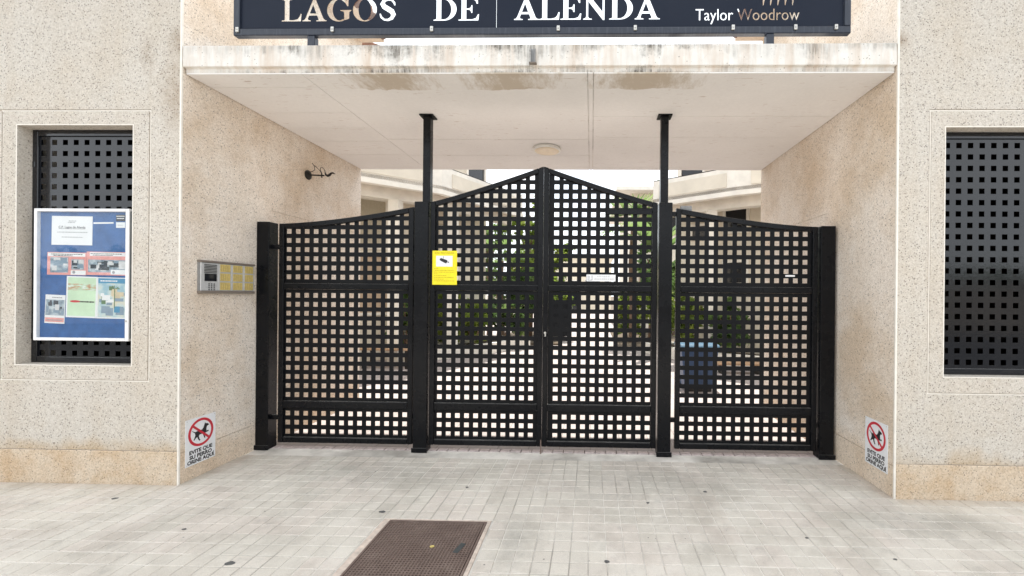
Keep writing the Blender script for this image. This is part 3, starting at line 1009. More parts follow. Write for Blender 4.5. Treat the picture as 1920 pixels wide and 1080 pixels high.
MB().box(SX1 - .049, SX1, 0.03, 0.08, SZ0 + .0545, SZ1 - .0495).build('frame_stile', 'sign_frame', sg, bevel=0.006)
for x in (-2.766, -2.019, -1.246, -0.272, 0.314, 1.052, 1.52, 1.822):
    m_ = MB().box(x - .012, x + .012, 0.018, 0.0298, SZ0 + .022, SZ0 + .060)
    m_.box(x - .005, x + .005, 0.012, 0.018, SZ0 + .036, SZ0 + .046)
    m_.build('clip', 'steel', sg, bevel=0.003)
for x in (-2.194, 1.337):
    MB().box(x - .029, x + .029, 0.035, 0.085, 3.4005, SZ0 - .0005).build('support_post', 'sign_frame', sg, bevel=0.004)

# ------------------------------------------------------------------ gates
GY = 0.775                       # front of the leaves
PF = 0.745                       # front of the posts
HOLE, HP = 0.0450, 0.087
ZB = 0.062
ROWS_MID = [1.468 - 0.0866 * i for i in range(12)]
ROWS_LOW = [0.338, 0.2505, 0.163]
ROWS_UP = [1.644 + 0.087 * i for i in range(13)]
def leaf(label, x0, x1, top, c0, ncol, skip_mid=None, group=None):
    rt = thing('gate_leaf', ((x0 + x1) / 2, GY + 0.02, 0), label, 'gate', group)
    st, y0, y1 = 0.048, GY, GY + 0.042
    bvl = 0.0065
    for a, b in ((x0, x0 + st), (x1 - st, x1)):
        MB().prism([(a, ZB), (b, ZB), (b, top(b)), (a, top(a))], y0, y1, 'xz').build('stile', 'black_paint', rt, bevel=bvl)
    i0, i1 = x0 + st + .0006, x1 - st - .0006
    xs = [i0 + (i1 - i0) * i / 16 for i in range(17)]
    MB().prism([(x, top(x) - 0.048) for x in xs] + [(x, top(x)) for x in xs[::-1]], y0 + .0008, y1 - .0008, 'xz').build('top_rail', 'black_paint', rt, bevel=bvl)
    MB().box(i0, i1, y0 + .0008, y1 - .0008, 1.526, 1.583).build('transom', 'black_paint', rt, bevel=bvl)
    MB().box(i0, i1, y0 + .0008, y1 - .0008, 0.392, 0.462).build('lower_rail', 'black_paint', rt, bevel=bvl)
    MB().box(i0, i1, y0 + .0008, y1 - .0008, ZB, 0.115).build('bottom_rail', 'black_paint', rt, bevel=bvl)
    cols = [c0 + HP * i for i in range(ncol)]
    ys, ye = GY + 0.024, GY + 0.027
    m_ = MB()
    perforated(m_, i0, i1, 1.5835, 2.80, cols, ROWS_UP, HOLE, ys, ye, top=lambda x: top(x) - 0.0485)
    m_.build('perforated_panel', 'sheet_paint', rt)
    m_ = MB()
    perforated(m_, i0, i1, 0.4625, 1.5255, cols, ROWS_MID, HOLE, ys, ye, skip=skip_mid)
    m_.build('perforated_panel', 'sheet_paint', rt)
    m_ = MB()
    perforated(m_, i0, i1, 0.1155, 0.3915, cols, ROWS_LOW, HOLE, ys, ye)
    m_.build('perforated_panel', 'sheet_paint', rt)
    return rt
def hinge(rt, xa, xb, z):
    MB().box(xa, xb, GY + 0.008, GY + 0.034, z - .022, z + .022).build('hinge', 'black_paint', rt, bevel=0.004)
sweep = lambda xa, xb, za, zb_, e: (lambda x: za + (zb_ - za) * max(0.0, min(1.0, (x - xa) / (xb - xa))) ** e)
gl = leaf('black perforated gate leaf sweeping up from the intercom-side wall to its post', -2.985, -1.690, sweep(-2.985, -1.690, 2.150, 2.316, 1.5), -2.902, 14)
gm1 = leaf('tall peaked black gate leaf carrying the yellow camera notice', -1.532, -0.4605, sweep(-1.532, -0.4605, 2.362, 2.702, 1.12), -1.439, 11)
gm2 = leaf('tall peaked black gate leaf with white plaque and lock plate', -0.4575, 0.612, (lambda f_: (lambda x: f_(-x)))(sweep(-0.612, 0.4575, 2.362, 2.702, 1.12)), -0.336, 11)
gr_ = leaf('black perforated gate leaf sweeping down to the wall opposite the intercom', 0.786, 2.098, (lambda f_: (lambda x: f_(-x)))(sweep(-2.098, -0.786, 2.147, 2.316, 1.5)), 0.858, 14)
for z in (1.95, 0.33):
    hinge(gl, -1.6895, -1.6715, z)
    hinge(gr_, 0.7455, 0.7855, z)
for z in (2.26, ):
    hinge(gr_, 0.7455, 0.7855, z)
for z in (1.93, 0.30):
    hinge(gl, -3.054, -2.9855, z)
    hinge(gr_, 2.0985, 2.1055, z)
# lock plate, key cylinder, brace and drop bolt on the peaked leaves
MB().box(-0.404, -0.205, GY + 0.0275, GY + 0.031, 1.10, 1.437).build('lock_plate', 'black_paint', gm2)
MB(frame((-0.434, GY - .0005, 1.135), (1, 0, 0), (0, 0, 1), (0, -1, 0))).lathe([(0.012, 0), (0.012, .006), (0.009, .009)], 16).build('key_cylinder', 'steel', gm2, smooth=False)
MB().box(-0.438, -0.426, GY - .006, GY - .0002, 1.10, 1.125).build('keyhole_cover', 'steel', gm2, bevel=.002)
MB().box(0.135, 0.563, GY + 0.006, GY + 0.0235, 2.254, 2.304).build('brace_bar', 'black_paint', gm2, bevel=0.003)
MB().tube([(-0.4655, GY - .007, 0.0), (-0.4655, GY - .007, 0.13)], 0.006, 8).build('drop_bolt', 'rusty_iron', gm1)
MB().box(0.835, 0.94, GY + 0.043, GY + 0.085, 2.27, 2.345).build('closer_box', 'grey_plastic', gr_, bevel=0.004)

def post(name, label, x0, x1, ztop, pole=None):
    rt = thing(name, ((x0 + x1) / 2, PF + 0.06, 0), label, 'post')
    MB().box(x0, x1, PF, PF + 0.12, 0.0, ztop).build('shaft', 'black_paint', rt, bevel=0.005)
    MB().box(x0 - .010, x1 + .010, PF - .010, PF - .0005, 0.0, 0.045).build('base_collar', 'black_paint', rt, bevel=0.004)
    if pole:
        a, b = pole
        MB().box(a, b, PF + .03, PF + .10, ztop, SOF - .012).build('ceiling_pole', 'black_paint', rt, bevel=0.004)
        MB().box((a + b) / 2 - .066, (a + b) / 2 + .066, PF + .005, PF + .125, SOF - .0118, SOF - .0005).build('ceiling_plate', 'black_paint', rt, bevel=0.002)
    return rt
post('gate_post', 'low black square gate post against the wall with the intercom', -3.176, -3.056, 2.163)
post('gate_post', 'black gate post with ceiling pole beside the yellow camera notice', -1.671, -1.541, 2.360, (-1.607, -1.536))
post('gate_post', 'black gate post with ceiling pole beside the white plaque leaf', 0.622, 0.745, 2.360, (0.636, 0.708))
post('gate_post', 'low black square gate post against the wall opposite the intercom', 2.110, 2.242, 2.150)

# notices on the gates
def front(x, y, z):
    return frame((x, y, z), (1, 0, 0), (0, 0, 1), (0, -1, 0))
cc = thing('camera_notice', (-1.39, GY - .002, 1.58), 'bright yellow video surveillance notice with camera symbol on peaked gate leaf', 'notice')
T = front(-1.507, GY - .0008, 1.579)
W_, H_ = 0.235, 0.322
MB(T).box(0, W_, 0, H_, 0, .003).build('plate', 'sign_yellow', cc, bevel=.001)
MB(T).box(.036, W_ - .042, .172, .274, .0032, .0040).build('white_field', 'sign_white', cc)
m_ = MB(T)
cam_sh = [(.075, .248), (.085, .252), (.140, .233), (.146, .222), (.136, .205), (.126, .203), (.076, .228), (.070, .238)]
m_.prism(cam_sh, .0042, .0048); m_.prism([(.104, .247), (.107, .247), (.107, .268), (.104, .268)], .0049, .0054); m_.prism(ellipse(.152, .213, .007, .006, 10), .0042, .0048)
m_.build('camera_symbol', 'print_black', cc)
m_ = MB(T)
put_text(m_, 'ZONA VIDEOVIGILADA', .018, .022, .294, .0034, width=.185, offset=.0004)
m_.build('heading', 'yellow_ink', cc)
m_ = MB(T)
for i, (a, b) in enumerate([(.018, .060), (.025, .205), (.018, .210), (.018, .05), (.018, .135), (.018, .205), (.018, .110), (.018, .21)]):
    z = .150 - i * .0165
    x = a
    while x < b:
        w_ = random.uniform(.006, .02)
        m_.box(x, min(b, x + w_), z, z + .0045, .0031, .0035)
        x += w_ + .003
m_.build('small_print', 'yellow_ink', cc)
pl = thing('plaque', (0.088, GY + .022, 1.624), 'small white plaque with grey symbol screwed on perforated gate leaf', 'plaque')
T = front(-0.050, GY + .0235, 1.624)
MB(T).box(0, .274, 0, .064, 0, .003).build('plate', 'sign_white', pl, bevel=.001)
m_ = MB(T)
m_.box(.012, .018, .010, .056, .0031, .0036); m_.box(.050, .056, .010, .056, .0031, .0036); m_.box(.018, .050, .008, .014, .0037, .0040); m_.box(.024, .029, .020, .05, .0031, .0036)
m_.build('symbol', 'print_grey', pl)
m_ = MB(T)
for z, a, b in ((.040, .10, .22), (.016, .075, .262)):
    x = a
    while x < b:
        w_ = random.uniform(.008, .018)
        m_.box(x, min(b, x + w_), z, z + .012, .0031, .0035)
        x += w_ + .005
m_.build('small_print', 'print_light', pl)
tag(MB(front(1.808, GY + .0235, 1.682)).box(0, .088, 0, .016, 0, .001).build('label_strip', 'sign_white'), 'thin white label strip stuck on black perforated gate panel', 'label')

# ------------------------------------------------------------------ window screens
def screen(label, x0, x1, z0, z1, c0, ncol, r0, nrow, hp, lugs):
    rt = thing('window_screen', ((x0 + x1) / 2, .12, z0), label, 'screen')
    y0, y1 = 0.086, 0.120
    fw = 0.045
    MB().box(x0, x0 + fw, y0, y1, z0, z1).build('stile', 'screen_paint', rt, bevel=.004)
    MB().box(x1 - fw, x1, y0, y1, z0, z1).build('stile', 'screen_paint', rt, bevel=.004)
    MB().box(x0 + fw + .0005, x1 - fw - .0005, y0, y1, z1 - .05, z1).build('top_rail', 'screen_paint', rt, bevel=.004)
    MB().box(x0 + fw + .0005, x1 - fw - .0005, y0, y1, z0, z0 + .045).build('bottom_rail', 'screen_paint', rt, bevel=.004)
    m_ = MB()
    perforated(m_, x0 + fw + .0005, x1 - fw - .0005, z0 + .0455, z1 - .0505, [c0 + hp * i for i in range(ncol)], [r0 - hp * i for i in range(nrow)], .0415, y0 + .012, y0 + .015)
    m_.build('perforated_panel', 'screen_paint', rt)
    for lx, lz in lugs:
        MB().tube([(lx, y0 + .006, lz - .022), (lx, y0 + .006, lz + .022)], .012, 10).build('hinge_lug', 'screen_paint', rt)
screen('black perforated window screen behind the blue noticeboard', -4.4785, -3.5605, 0.9195, 2.7755, -4.400, 9, 2.680, 20, .0888, [(-4.4665, 2.50), (-4.4665, 1.13)])
screen('glossy black perforated window screen without any noticeboard', 2.6205, 3.5375, 0.9155, 2.7615, 2.712, 9, 2.664, 20, .0872, [])

# ------------------------------------------------------------------ noticeboard and its papers
NX0, NX1, NZ0, NZ1 = -4.363, -3.600, 1.103, 2.135
nb = thing('noticeboard', (-3.98, .06, NZ0), 'white framed blue noticeboard cabinet hung on the window screen', 'noticeboard')
fw = .023
for a, b, c_, d in ((NX0, NX0 + fw, NZ0, NZ1), (NX1 - fw * 1.3, NX1, NZ0, NZ1)):
    MB().box(a, b, .012, .0835, c_, d).build('frame_stile', 'alu_white', nb, bevel=.004)
for c_, d in ((NZ0, NZ0 + fw), (NZ1 - fw, NZ1)):
    MB().box(NX0 + fw + .0005, NX1 - fw * 1.3 - .0005, .012, .0835, c_, d).build('frame_rail', 'alu_white', nb, bevel=.004)
MB().box(NX0 + fw + .0005, NX1 - fw * 1.3 - .0005, .036, .083, NZ0 + fw + .0005, NZ1 - fw - .0005).build('pin_board', 'board_blue', nb)
MB().box(NX0 + fw + .0005, NX1 - fw * 1.3 - .0005, .0165, .0195, NZ0 + fw + .0005, NZ1 - fw - .0005).build('glass_door', 'clear_glass', nb)
MB().box(NX1 + .0005, NX1 + .012, .02, .083, NZ0 + .02, NZ1 - .02).build('side_strip', 'dark_plastic', nb)
MB(front(NX1 - .018, .0115, 1.26)).lathe([(.007, 0), (.007, .004)], 12).build('door_lock', 'steel', nb)
def zp(zx, zy):          # position on the pin board from its photographed layout
    return (NX0 + (50 + zx / 4 - 66) * .00429, NZ1 - (380 + zy / 4 - 391) * .00418)
YB = .0355
def paper(name, label, cat, rect, mat, rot=0.0, group=None):
    (x0, z1), (x1, z0) = zp(rect[0], rect[1]), zp(rect[2], rect[3])
    rt = thing(name, ((x0 + x1) / 2, YB, z0), label, cat, group)
    cx_, cz_ = (x0 + x1) / 2, (z0 + z1) / 2
    ca, sa = math.cos(rot), math.sin(rot)
    T = frame((cx_, YB, cz_), (ca, 0, sa), (-sa, 0, ca), (0, -1, 0))
    w_, h_ = x1 - x0, z1 - z0
    MB(T).box(-w_ / 2, w_ / 2, -h_ / 2, h_ / 2, 0, .0012).build('sheet', mat, rt)
    return rt, T, w_, h_
def patchy(rt, T, w_, h_, name, mat, a, b, c_, d, lev=.0016):
    MB(T).box(-w_ / 2 + a * w_, -w_ / 2 + b * w_, -h_ / 2 + c_ * h_, -h_ / 2 + d * h_, .0013, lev).build(name, mat, rt)
def lines(rt, T, w_, h_, rows, mat='print_grey', lev=.0018, th=.035):
    m_ = MB(T)
    for (a, b, z) in rows:
        x = a
        while x < b:
            q = random.uniform(.02, .07)
            m_.box(-w_ / 2 + x * w_, -w_ / 2 + min(b, x + q) * w_, -h_ / 2 + z * h_, -h_ / 2 + (z + th) * h_, lev, lev + .0003)
            x += q + .012
    m_.build('print_lines', mat, rt)['kind'] = 'stuff'
rt, T, w_, h_ = paper('notice_sheet', 'white typed notice pinned at the top of the blue board', 'notice', (172, 98, 478, 315), 'paper', R(-.6))
m_ = MB(T)
put_text(m_, 'C.P. Lagos de Alenda', .026, 0, .018, .0016, 'CENTER', .0004, width=w_ * .66)
m_.box(-w_ * .33, w_ * .33, .0125, .0145, .0014, .0016)
m_.build('heading', 'print_black', rt)
lines(rt, T, w_, h_, [(.14, .88, .43), (.25, .76, .26), (.42, .60, .82), (.40, .58, .77)], th=.025)
def blocks(rt, T, w_, h_, area, seed, pal, n_=9):
    rnd = random.Random(seed)
    a, b, c_, d = area
    groups = {}
    for i in range(n_):
        x0, z0 = rnd.uniform(a, b - .12), rnd.uniform(c_, d - .12)
        x1, z1 = min(b, x0 + rnd.uniform(.08, .30)), min(d, z0 + rnd.uniform(.06, .22))
        m_ = groups.setdefault(rnd.choice(pal), MB(T))
        m_.box(-w_ / 2 + x0 * w_, -w_ / 2 + x1 * w_, -h_ / 2 + z0 * h_, -h_ / 2 + z1 * h_, .00165 + i * .00003, .00167 + i * .00003)
    for mat, m_ in groups.items():
        m_.build('photo_detail', mat, rt)['kind'] = 'stuff'
for i, (rect, lab) in enumerate([((140, 370, 434, 540), 'red bordered property flyer showing two photographs on the board'), ((436, 365, 733, 540), 'red bordered property flyer with one wide photo strip on the board')]):
    rt, T, w_, h_ = paper('property_flyer', lab, 'flyer', rect, 'paper_pink', R(-.8))
    patchy(rt, T, w_, h_, 'title_band', 'paper', .02 if i == 0 else .08, .97, .82, .97)
    if i == 0:
        patchy(rt, T, w_, h_, 'photo', 'print_house', .08, .54, .10, .78)
        patchy(rt, T, w_, h_, 'photo', 'print_house', .62, .94, .24, .70)
        patchy(rt, T, w_, h_, 'logo_band', 'paper', .61, .99, .02, .21)
        blocks(rt, T, w_, h_, (.09, .53, .12, .76), 3, ('ink_dark', 'print_light', 'ink_mid'), 12)
        blocks(rt, T, w_, h_, (.63, .93, .26, .68), 4, ('ink_dark', 'print_light', 'ink_mid'), 6)
    else:
        patchy(rt, T, w_, h_, 'photo', 'print_house', .04, .99, .12, .66)
        blocks(rt, T, w_, h_, (.05, .98, .14, .64), 5, ('ink_dark', 'print_light', 'ink_mid'), 18)
        patchy(rt, T, w_, h_, 'logo_band', 'paper', .62, .99, .04, .24, .0024)
    lines(rt, T, w_, h_, [(.10, .9, .90), (.16, .66, .84)], 'print_black', .0017, .028)
    m_ = MB(T)
    m_.prism(ellipse(-w_ / 2 + .69 * w_, -h_ / 2 + .13 * h_, .012, .012, 14), .0022, .0025)
    m_.build('round_mark', 'print_grey', rt)
rt, T, w_, h_ = paper('green_poster', 'pale green poster with brown hills on the board', 'poster', (285, 550, 515, 860), 'paper', R(-1.5))
patchy(rt, T, w_, h_, 'print_ground', 'paper_green', .05, .96, .04, .97)
patchy(rt, T, w_, h_, 'print_hills', 'print_coast', .05, .96, .66, .82, .0019)
lines(rt, T, w_, h_, [(.45, .93, .37)], 'print_black', .0019, .035)
MB(T).prism(ellipse(-.20 * w_, -h_ / 2 + .39 * h_, w_ * .17, h_ * .028, 16), .0019, .0022).build('red_mark', 'sign_red', rt)
rt, T, w_, h_ = paper('pool_poster', 'blue topped holiday poster with palms and pool on the board', 'poster', (515, 557, 733, 865), 'paper', R(-.8))
patchy(rt, T, w_, h_, 'print_scene', 'print_pool', .04, .97, .03, .86)
patchy(rt, T, w_, h_, 'print_header', 'poster_blue', .04, .97, .86, .98)
lines(rt, T, w_, h_, [(.12, .7, .90)], 'paper', .0018, .03)
blocks(rt, T, w_, h_, (.05, .96, .06, .30), 6, ('poster_blue', 'ink_mid', 'paper'), 8)
blocks(rt, T, w_, h_, (.05, .96, .30, .84), 7, ('paper', 'ink_green', 'ink_sand', 'ink_mid'), 14)
m_ = MB(T)
m_.box(.10 * w_, .13 * w_, -.25 * h_, .22 * h_, .0022, .0024)
for a_ in range(7):
    an = .3 + a_ * .42
    m_.prism([(.115 * w_, .22 * h_), (.115 * w_ + .16 * w_ * math.cos(an), .22 * h_ + .10 * h_ * math.sin(an)), (.115 * w_ + .20 * w_ * math.cos(an + .15), .19 * h_ + .10 * h_ * math.sin(an))], .0022, .0024)
m_.build('palm_print', 'ink_green', rt)['kind'] = 'stuff'
rt, T, w_, h_ = paper('house_flyer', 'narrow white and red house flyer hanging crooked at the board edge', 'flyer', (126, 690, 276, 905), 'paper', R(-2.2))
patchy(rt, T, w_, h_, 'photo', 'print_house', .03, .97, .28, .83)
blocks(rt, T, w_, h_, (.05, .95, .30, .80), 8, ('ink_dark', 'print_light', 'ink_mid'), 10)
patchy(rt, T, w_, h_, 'red_band', 'paper_pink', .03, .97, .05, .20)
lines(rt, T, w_, h_, [(.12, .9, .10), (.35, .85, .89)], 'print_grey', .0018, .035)
rt, T, w_, h_ = paper('corner_label', 'small pale sticker in the upper corner of the board', 'sticker', (655, 142, 722, 184), 'paper')
lines(rt, T, w_, h_, [(.2, .8, .35)], 'print_light', .0018, .2)
rt, T, w_, h_ = paper('dark_label', 'small black printed sticker above the pale one on the board', 'sticker', (655, 86, 722, 134), 'print_black')
lines(rt, T, w_, h_, [(.05, .95, .7), (.1, .9, .35)], 'paper', .0018, .14)
rt, T, w_, h_ = paper('torn_strip', 'torn white paper strip left beside the typed notice', 'paper', (485, 142, 635, 154), 'paper', R(1))

# ------------------------------------------------------------------ intercom on the passage wall
LW = frame((XL, 0, 0), (0, 1, 0), (0, 0, 1), (1, 0, 0))
RW = frame((XR, 0, 0), (0, -1, 0), (0, 0, 1), (-1, 0, 0))
ic = thing('intercom_panel', (XL, .415, 1.48), 'silver door intercom with keypad and yellow name plates on passage wall', 'intercom')
Y0, Y1, Z0, Z1 = .143, .690, 1.480, 1.752
MB(LW).box(Y0, Y1, Z0 + .022, Z1 - .018, .0002, .018).build('housing', 'grey_plastic', ic)
MB(LW).box(Y0 - .004, Y1 + .004, Z1 - .0175, Z1, .0002, .034).build('top_cap', 'brown_cap', ic, bevel=.003)
MB(LW).box(Y0 - .004, Y1 + .004, Z0, Z0 + .0215, .0002, .034).build('bottom_cap', 'brown_cap', ic, bevel=.003)
mods = [Y0 + .002, Y0 + .166, Y0 + .296, Y0 + .424, Y1 - .002]
for i in range(4):
    a, b = mods[i] + .001, mods[i + 1] - .001
    md = MB(LW).box(a, b, Z0 + .023, Z1 - .019, .0182, .028).build('module', 'alu', ic, bevel=.003)
    if i == 0:
        for k in range(6):
            MB(LW).box(a + .028, b - .018, Z1 - .040 - k * .0125, Z1 - .033 - k * .0125, .0281, .031).build('grille_slat', 'dark_plastic', md)
        MB(LW).box(a + .032, b - .018, Z1 - .170, Z1 - .108, .0281, .030).build('display', 'window_glass', md)
        for r_ in range(4):
            for q in range(3):
                u = a + .066 + q * .024
                v = Z1 - .188 - r_ * .0155
                MB(LW).box(u, u + .013, v - .010, v, .0281, .031).build('key', 'dark_plastic', md, bevel=.002, seg=1)
    else:
        hgt = (Z1 - Z0 - .042) / 3
        for r_ in range(3):
            v = Z0 + .026 + r_ * hgt
            pn = MB(LW).box(a + .014, b - .012, v + .004, v + hgt - .008, .0281, .030).build('name_plate', 'name_plate', md)
            m_ = MB(LW)
            for q in range(4):
                u = a + .020 + q * (b - a - .04) / 4
                m_.box(u, u + .006, v + .010, v + hgt - .016, .0301, .0305)
            m_.build('name_lines', 'name_ink', pn)

# ------------------------------------------------------------------ broken lamp bracket
lb = thing('lamp_bracket', (XL, 1.468, 2.80), 'broken black iron wall lamp bracket with loose wires, lamp missing', 'lamp bracket')
ax = lambda r, a, h: (1.468 + r * math.cos(a), 2.806 + r * math.sin(a), h)
MB(LW).lathe([(.052, .0005), (.054, .008), (.045, .018), (.020, .026), (.014, .034)], 24, ax).build('rosette', 'iron', lb, smooth=True)
MB(LW).tube([(1.468, 2.806, .03), (1.468, 2.803, .10), (1.470, 2.800, .185)], .0085, 10).build('arm', 'iron', lb)
MB(LW).tube([(1.468, 2.775, .160), (1.468, 2.80, .160), (1.470, 2.822, .158), (1.472, 2.85, .143)], .006, 8).build('socket_pin', 'iron', lb)
MB(LW).tube([(1.47, 2.832, .195), (1.47, 2.808, .205), (1.47, 2.798, .225), (1.47, 2.806, .245), (1.472, 2.826, .262), (1.475, 2.832, .28), (1.48, 2.822, .300)],
            [.006, .011, .014, .014, .011, .009, .004], 10).build('scroll', 'iron', lb, smooth=True)
MB(LW).tube([(1.46, 2.835, .02), (1.455, 2.84, .06), (1.46, 2.86, .085), (1.465, 2.90, .080), (1.46, 2.935, .055)], .0035, 6).build('loose_wire', 'iron', lb)
MB(LW).tube([(1.47, 2.845, .145), (1.475, 2.87, .12), (1.47, 2.895, .095), (1.465, 2.91, .08)], .003, 6).build('loose_wire', 'iron', lb)
MB(LW).tube([(1.47, 2.85, .143), (1.46, 2.885, .15), (1.465, 2.89, .165), (1.47, 2.87, .185), (1.47, 2.83, .20)], .003, 6).build('loose_wire', 'iron', lb)

# ------------------------------------------------------------------ ceiling light
cl_ = thing('ceiling_light', (-.53, 1.69, SOF), 'round flush white ceiling light under the canopy above the peaked gates', 'light')
axc = lambda r, a, h: (-.53 + r * math.cos(a), 1.69 + r * math.sin(a), SOF - h)
MB().lathe([(.150, .0005), (.160, .006), (.160, .030), (.148, .036), (.140, .034)], 40, axc).build('rim', 'lamp_white', cl_, smooth=True)
MB().lathe([(.139, .0345), (.136, .040), (.090, .046), (.02, .048)], 40, axc).build('diffuser', 'lamp_diffuser', cl_, smooth=True)

# ------------------------------------------------------------------ dog signs
def dog_sign(label, T0, u0, v0):
    o = T0(u0 + .134, v0, 0)
    rt = thing('dog_sign', tuple(o), label, 'sign')
    T = lambda a, b, c_: T0(u0 + a, v0 + b, c_ + .0005)
    w_, h_ = .268, .372
    MB(T).box(0, w_, 0, h_, 0, .004).build('plate', 'sign_white', rt, bevel=.0015)
    cx_, cy_ = .134, .246
    m_ = MB(T)
    n_ = 48
    vs, fs = [], []
    for k in range(n_):
        a = 2 * math.pi * k / n_
        for rr, ww in ((.112, .0042), (.092, .0042), (.112, .0048), (.092, .0048)):
            vs.append((cx_ + rr * math.cos(a), cy_ + rr * math.sin(a), ww))
    for k in range(n_):
        q = (k + 1) % n_
        fs += [(k * 4 + 3, k * 4 + 2, q * 4 + 2, q * 4 + 3), (k * 4 + 2, k * 4, q * 4, q * 4 + 2), (k * 4 + 1, k * 4 + 3, q * 4 + 3, q * 4 + 1)]
    m_.add(vs, fs)
    m_.build('red_ring', 'sign_red', rt)
    d = [(-.078, .030), (-.070, .022), (-.050, .012), (-.020, .018), (.010, .016), (.022, .030), (.030, .052), (.036, .068), (.042, .058), (.056, .056), (.070, .046),
         (.072, .038), (.054, .032), (.048, .014), (.050, -.006), (.068, -.004), (.070, -.016), (.046, -.018), (.030, -.022), (.034, -.040), (.040, -.060), (.030, -.062),
         (.024, -.044), (.014, -.020), (-.012, -.018), (-.020, -.030), (-.014, -.052), (-.006, -.066), (-.016, -.070), (-.028, -.052), (-.034, -.034), (-.048, -.040), (-.060, -.054),
         (-.068, -.050), (-.058, -.032), (-.052, -.014), (-.056, .004), (-.070, .016), (-.080, .026)]
    m_ = MB(T)
    m_.prism([(cx_ + x * .98, cy_ + y * .98) for x, y in d], .0041, .0045)
    m_.build('dog_silhouette', 'print_black', rt)
    a = R(-42)
    px, py = math.cos(a), math.sin(a)
    m_ = MB(T)
    q = [(cx_ + s_ * px * .096 - py * e * .0085, cy_ + s_ * py * .096 + px * e * .0085) for s_, e in ((-1, -1), (1, -1), (1, 1), (-1, 1))]
    m_.prism(q, .0048, .0052)
    m_.build('red_slash', 'sign_red', rt)
    for tx, ww, bz in (('EVITE QUE', .205, .090), ('SU PERRO', .200, .050), ('ORINE AQU\u00cd', .240, .013)):
        m_ = MB(T)
        put_text(m_, tx, .041, .134, bz, .0043, 'CENTER', .0020, width=ww)
        m_.build('lettering', 'print_black', rt)
    for x, y in ((.012, h_ - .012), (w_ - .012, h_ - .012), (.012, .012), (w_ - .012, .012)):
        MB(T).prism(ellipse(x, y, .004, .004, 8), .0041, .0055).build('screw', 'steel', rt)
dog_sign('white no-dog-fouling sign on the passage wall below the intercom', LW, .050, .106)
dog_sign('white no-dog-fouling sign on the passage wall without an intercom', RW, -.334, .150)

# ------------------------------------------------------------------ iron cover in the pavement
ms = MB()
ix0, ix1, iy0, iy1 = -1.318, -0.672, -1.072, -0.438
ms.box(GX0 + .002, ix0, GY0, GY1, -0.09, -.0005); ms.box(ix1, GX1 - .002, GY0, GY1, -0.09, -.0005)
ms.box(ix0, ix1, iy1, GY1, -0.09, -.0005); ms.box(ix0, ix1, GY0, iy0, -0.09, -.0005)
ms.build('mortar_bed', 'mortar', pavement, bevel=.004)
mc = thing('iron_cover', (-.995, -.755, -0.05), 'rusty brown iron grid cover set in the pavement', 'manhole cover')
fr = MB()
a0, a1, b0, b1 = ix0 + .002, ix1 - .002, iy0 + .002, iy1 - .002
fr.box(a0, a0 + .012, b0, b1, -.05, .001); fr.box(a1 - .012, a1, b0, b1, -.05, .001); fr.box(a0 + .0125, a1 - .0125, b0, b0 + .012, -.05, .001); fr.box(a0 + .0125, a1 - .0125, b1 - .012, b1, -.05, .001)
fr.build('frame', 'rusty_iron', mc)
a0, a1, b0, b1 = a0 + .018, a1 - .018, b0 + .018, b1 - .018
MB().box(a0, a1, b0, b1, -.03, -.0075).build('plate', 'grate_dirt', mc)
gb = MB()
nb_ = 31
for i in range(nb_ + 1):
    x = a0 + (a1 - a0 - .007) * i / nb_
    gb.box(x, x + .007, b0, b1, -.0074, .0)
    y = b0 + (b1 - b0 - .007) * i / nb_
    gb.box(a0, a1, y, y + .007, -.0073, -.0006)
gb.build('raised_grid', 'rusty_iron', mc)
MB(lambda x, y, z: Vector((-.765 + x * .97 + y * .24, -.735 - x * .24 + y * .97, z))).box(-.017, .017, -.048, .048, .0002, .003).build('key_slot_cover', 'dark_plastic', mc, bevel=.004)
MB().prism(ellipse(-.93, -.725, .014, .012, 10), .0002, .002, 'xy').build('brass_spot', 'name_plate', mc)

# ------------------------------------------------------------------ courtyard
def offset(pts, d):
    out = []
    for i, p in enumerate(pts):
        n_ = Vector((0, 0))
        for a, b in ((i - 1, i), (i, i + 1)):
            if a >= 0 and b < len(pts):
                t = (Vector(pts[b]) - Vector(pts[a])).normalized()
                n_ += Vector((-t.y, t.x))
        n_.normalize()
        k = 1.0
        if 0 < i < len(pts) - 1:
            t = (Vector(pts[i + 1]) - Vector(pts[i])).normalized()
            k = 1.0 / max(.5, n_.dot(Vector((-t.y, t.x))))
        out.append((p[0] + n_.x * d * k, p[1] + n_.y * d * k))
    return out
def strip(mb, pts, d0, d1, z0, z1):
    A, B = offset(pts, d0), offset(pts, d1)
    mb.prism(A + B[::-1], z0, z1, 'xy')
def on_wall(pts, seg, s, d, side):
    a, b = Vector(pts[seg]), Vector(pts[seg + 1])
    t = (b - a).normalized()
    nrm = Vector((-t.y, t.x)) * side
    p = a + t * s + nrm * d
    return frame((p.x, p.y, 0), (t.x, t.y, 0), (0, 0, 1), (-nrm.x, -nrm.y, 0)) if True else None
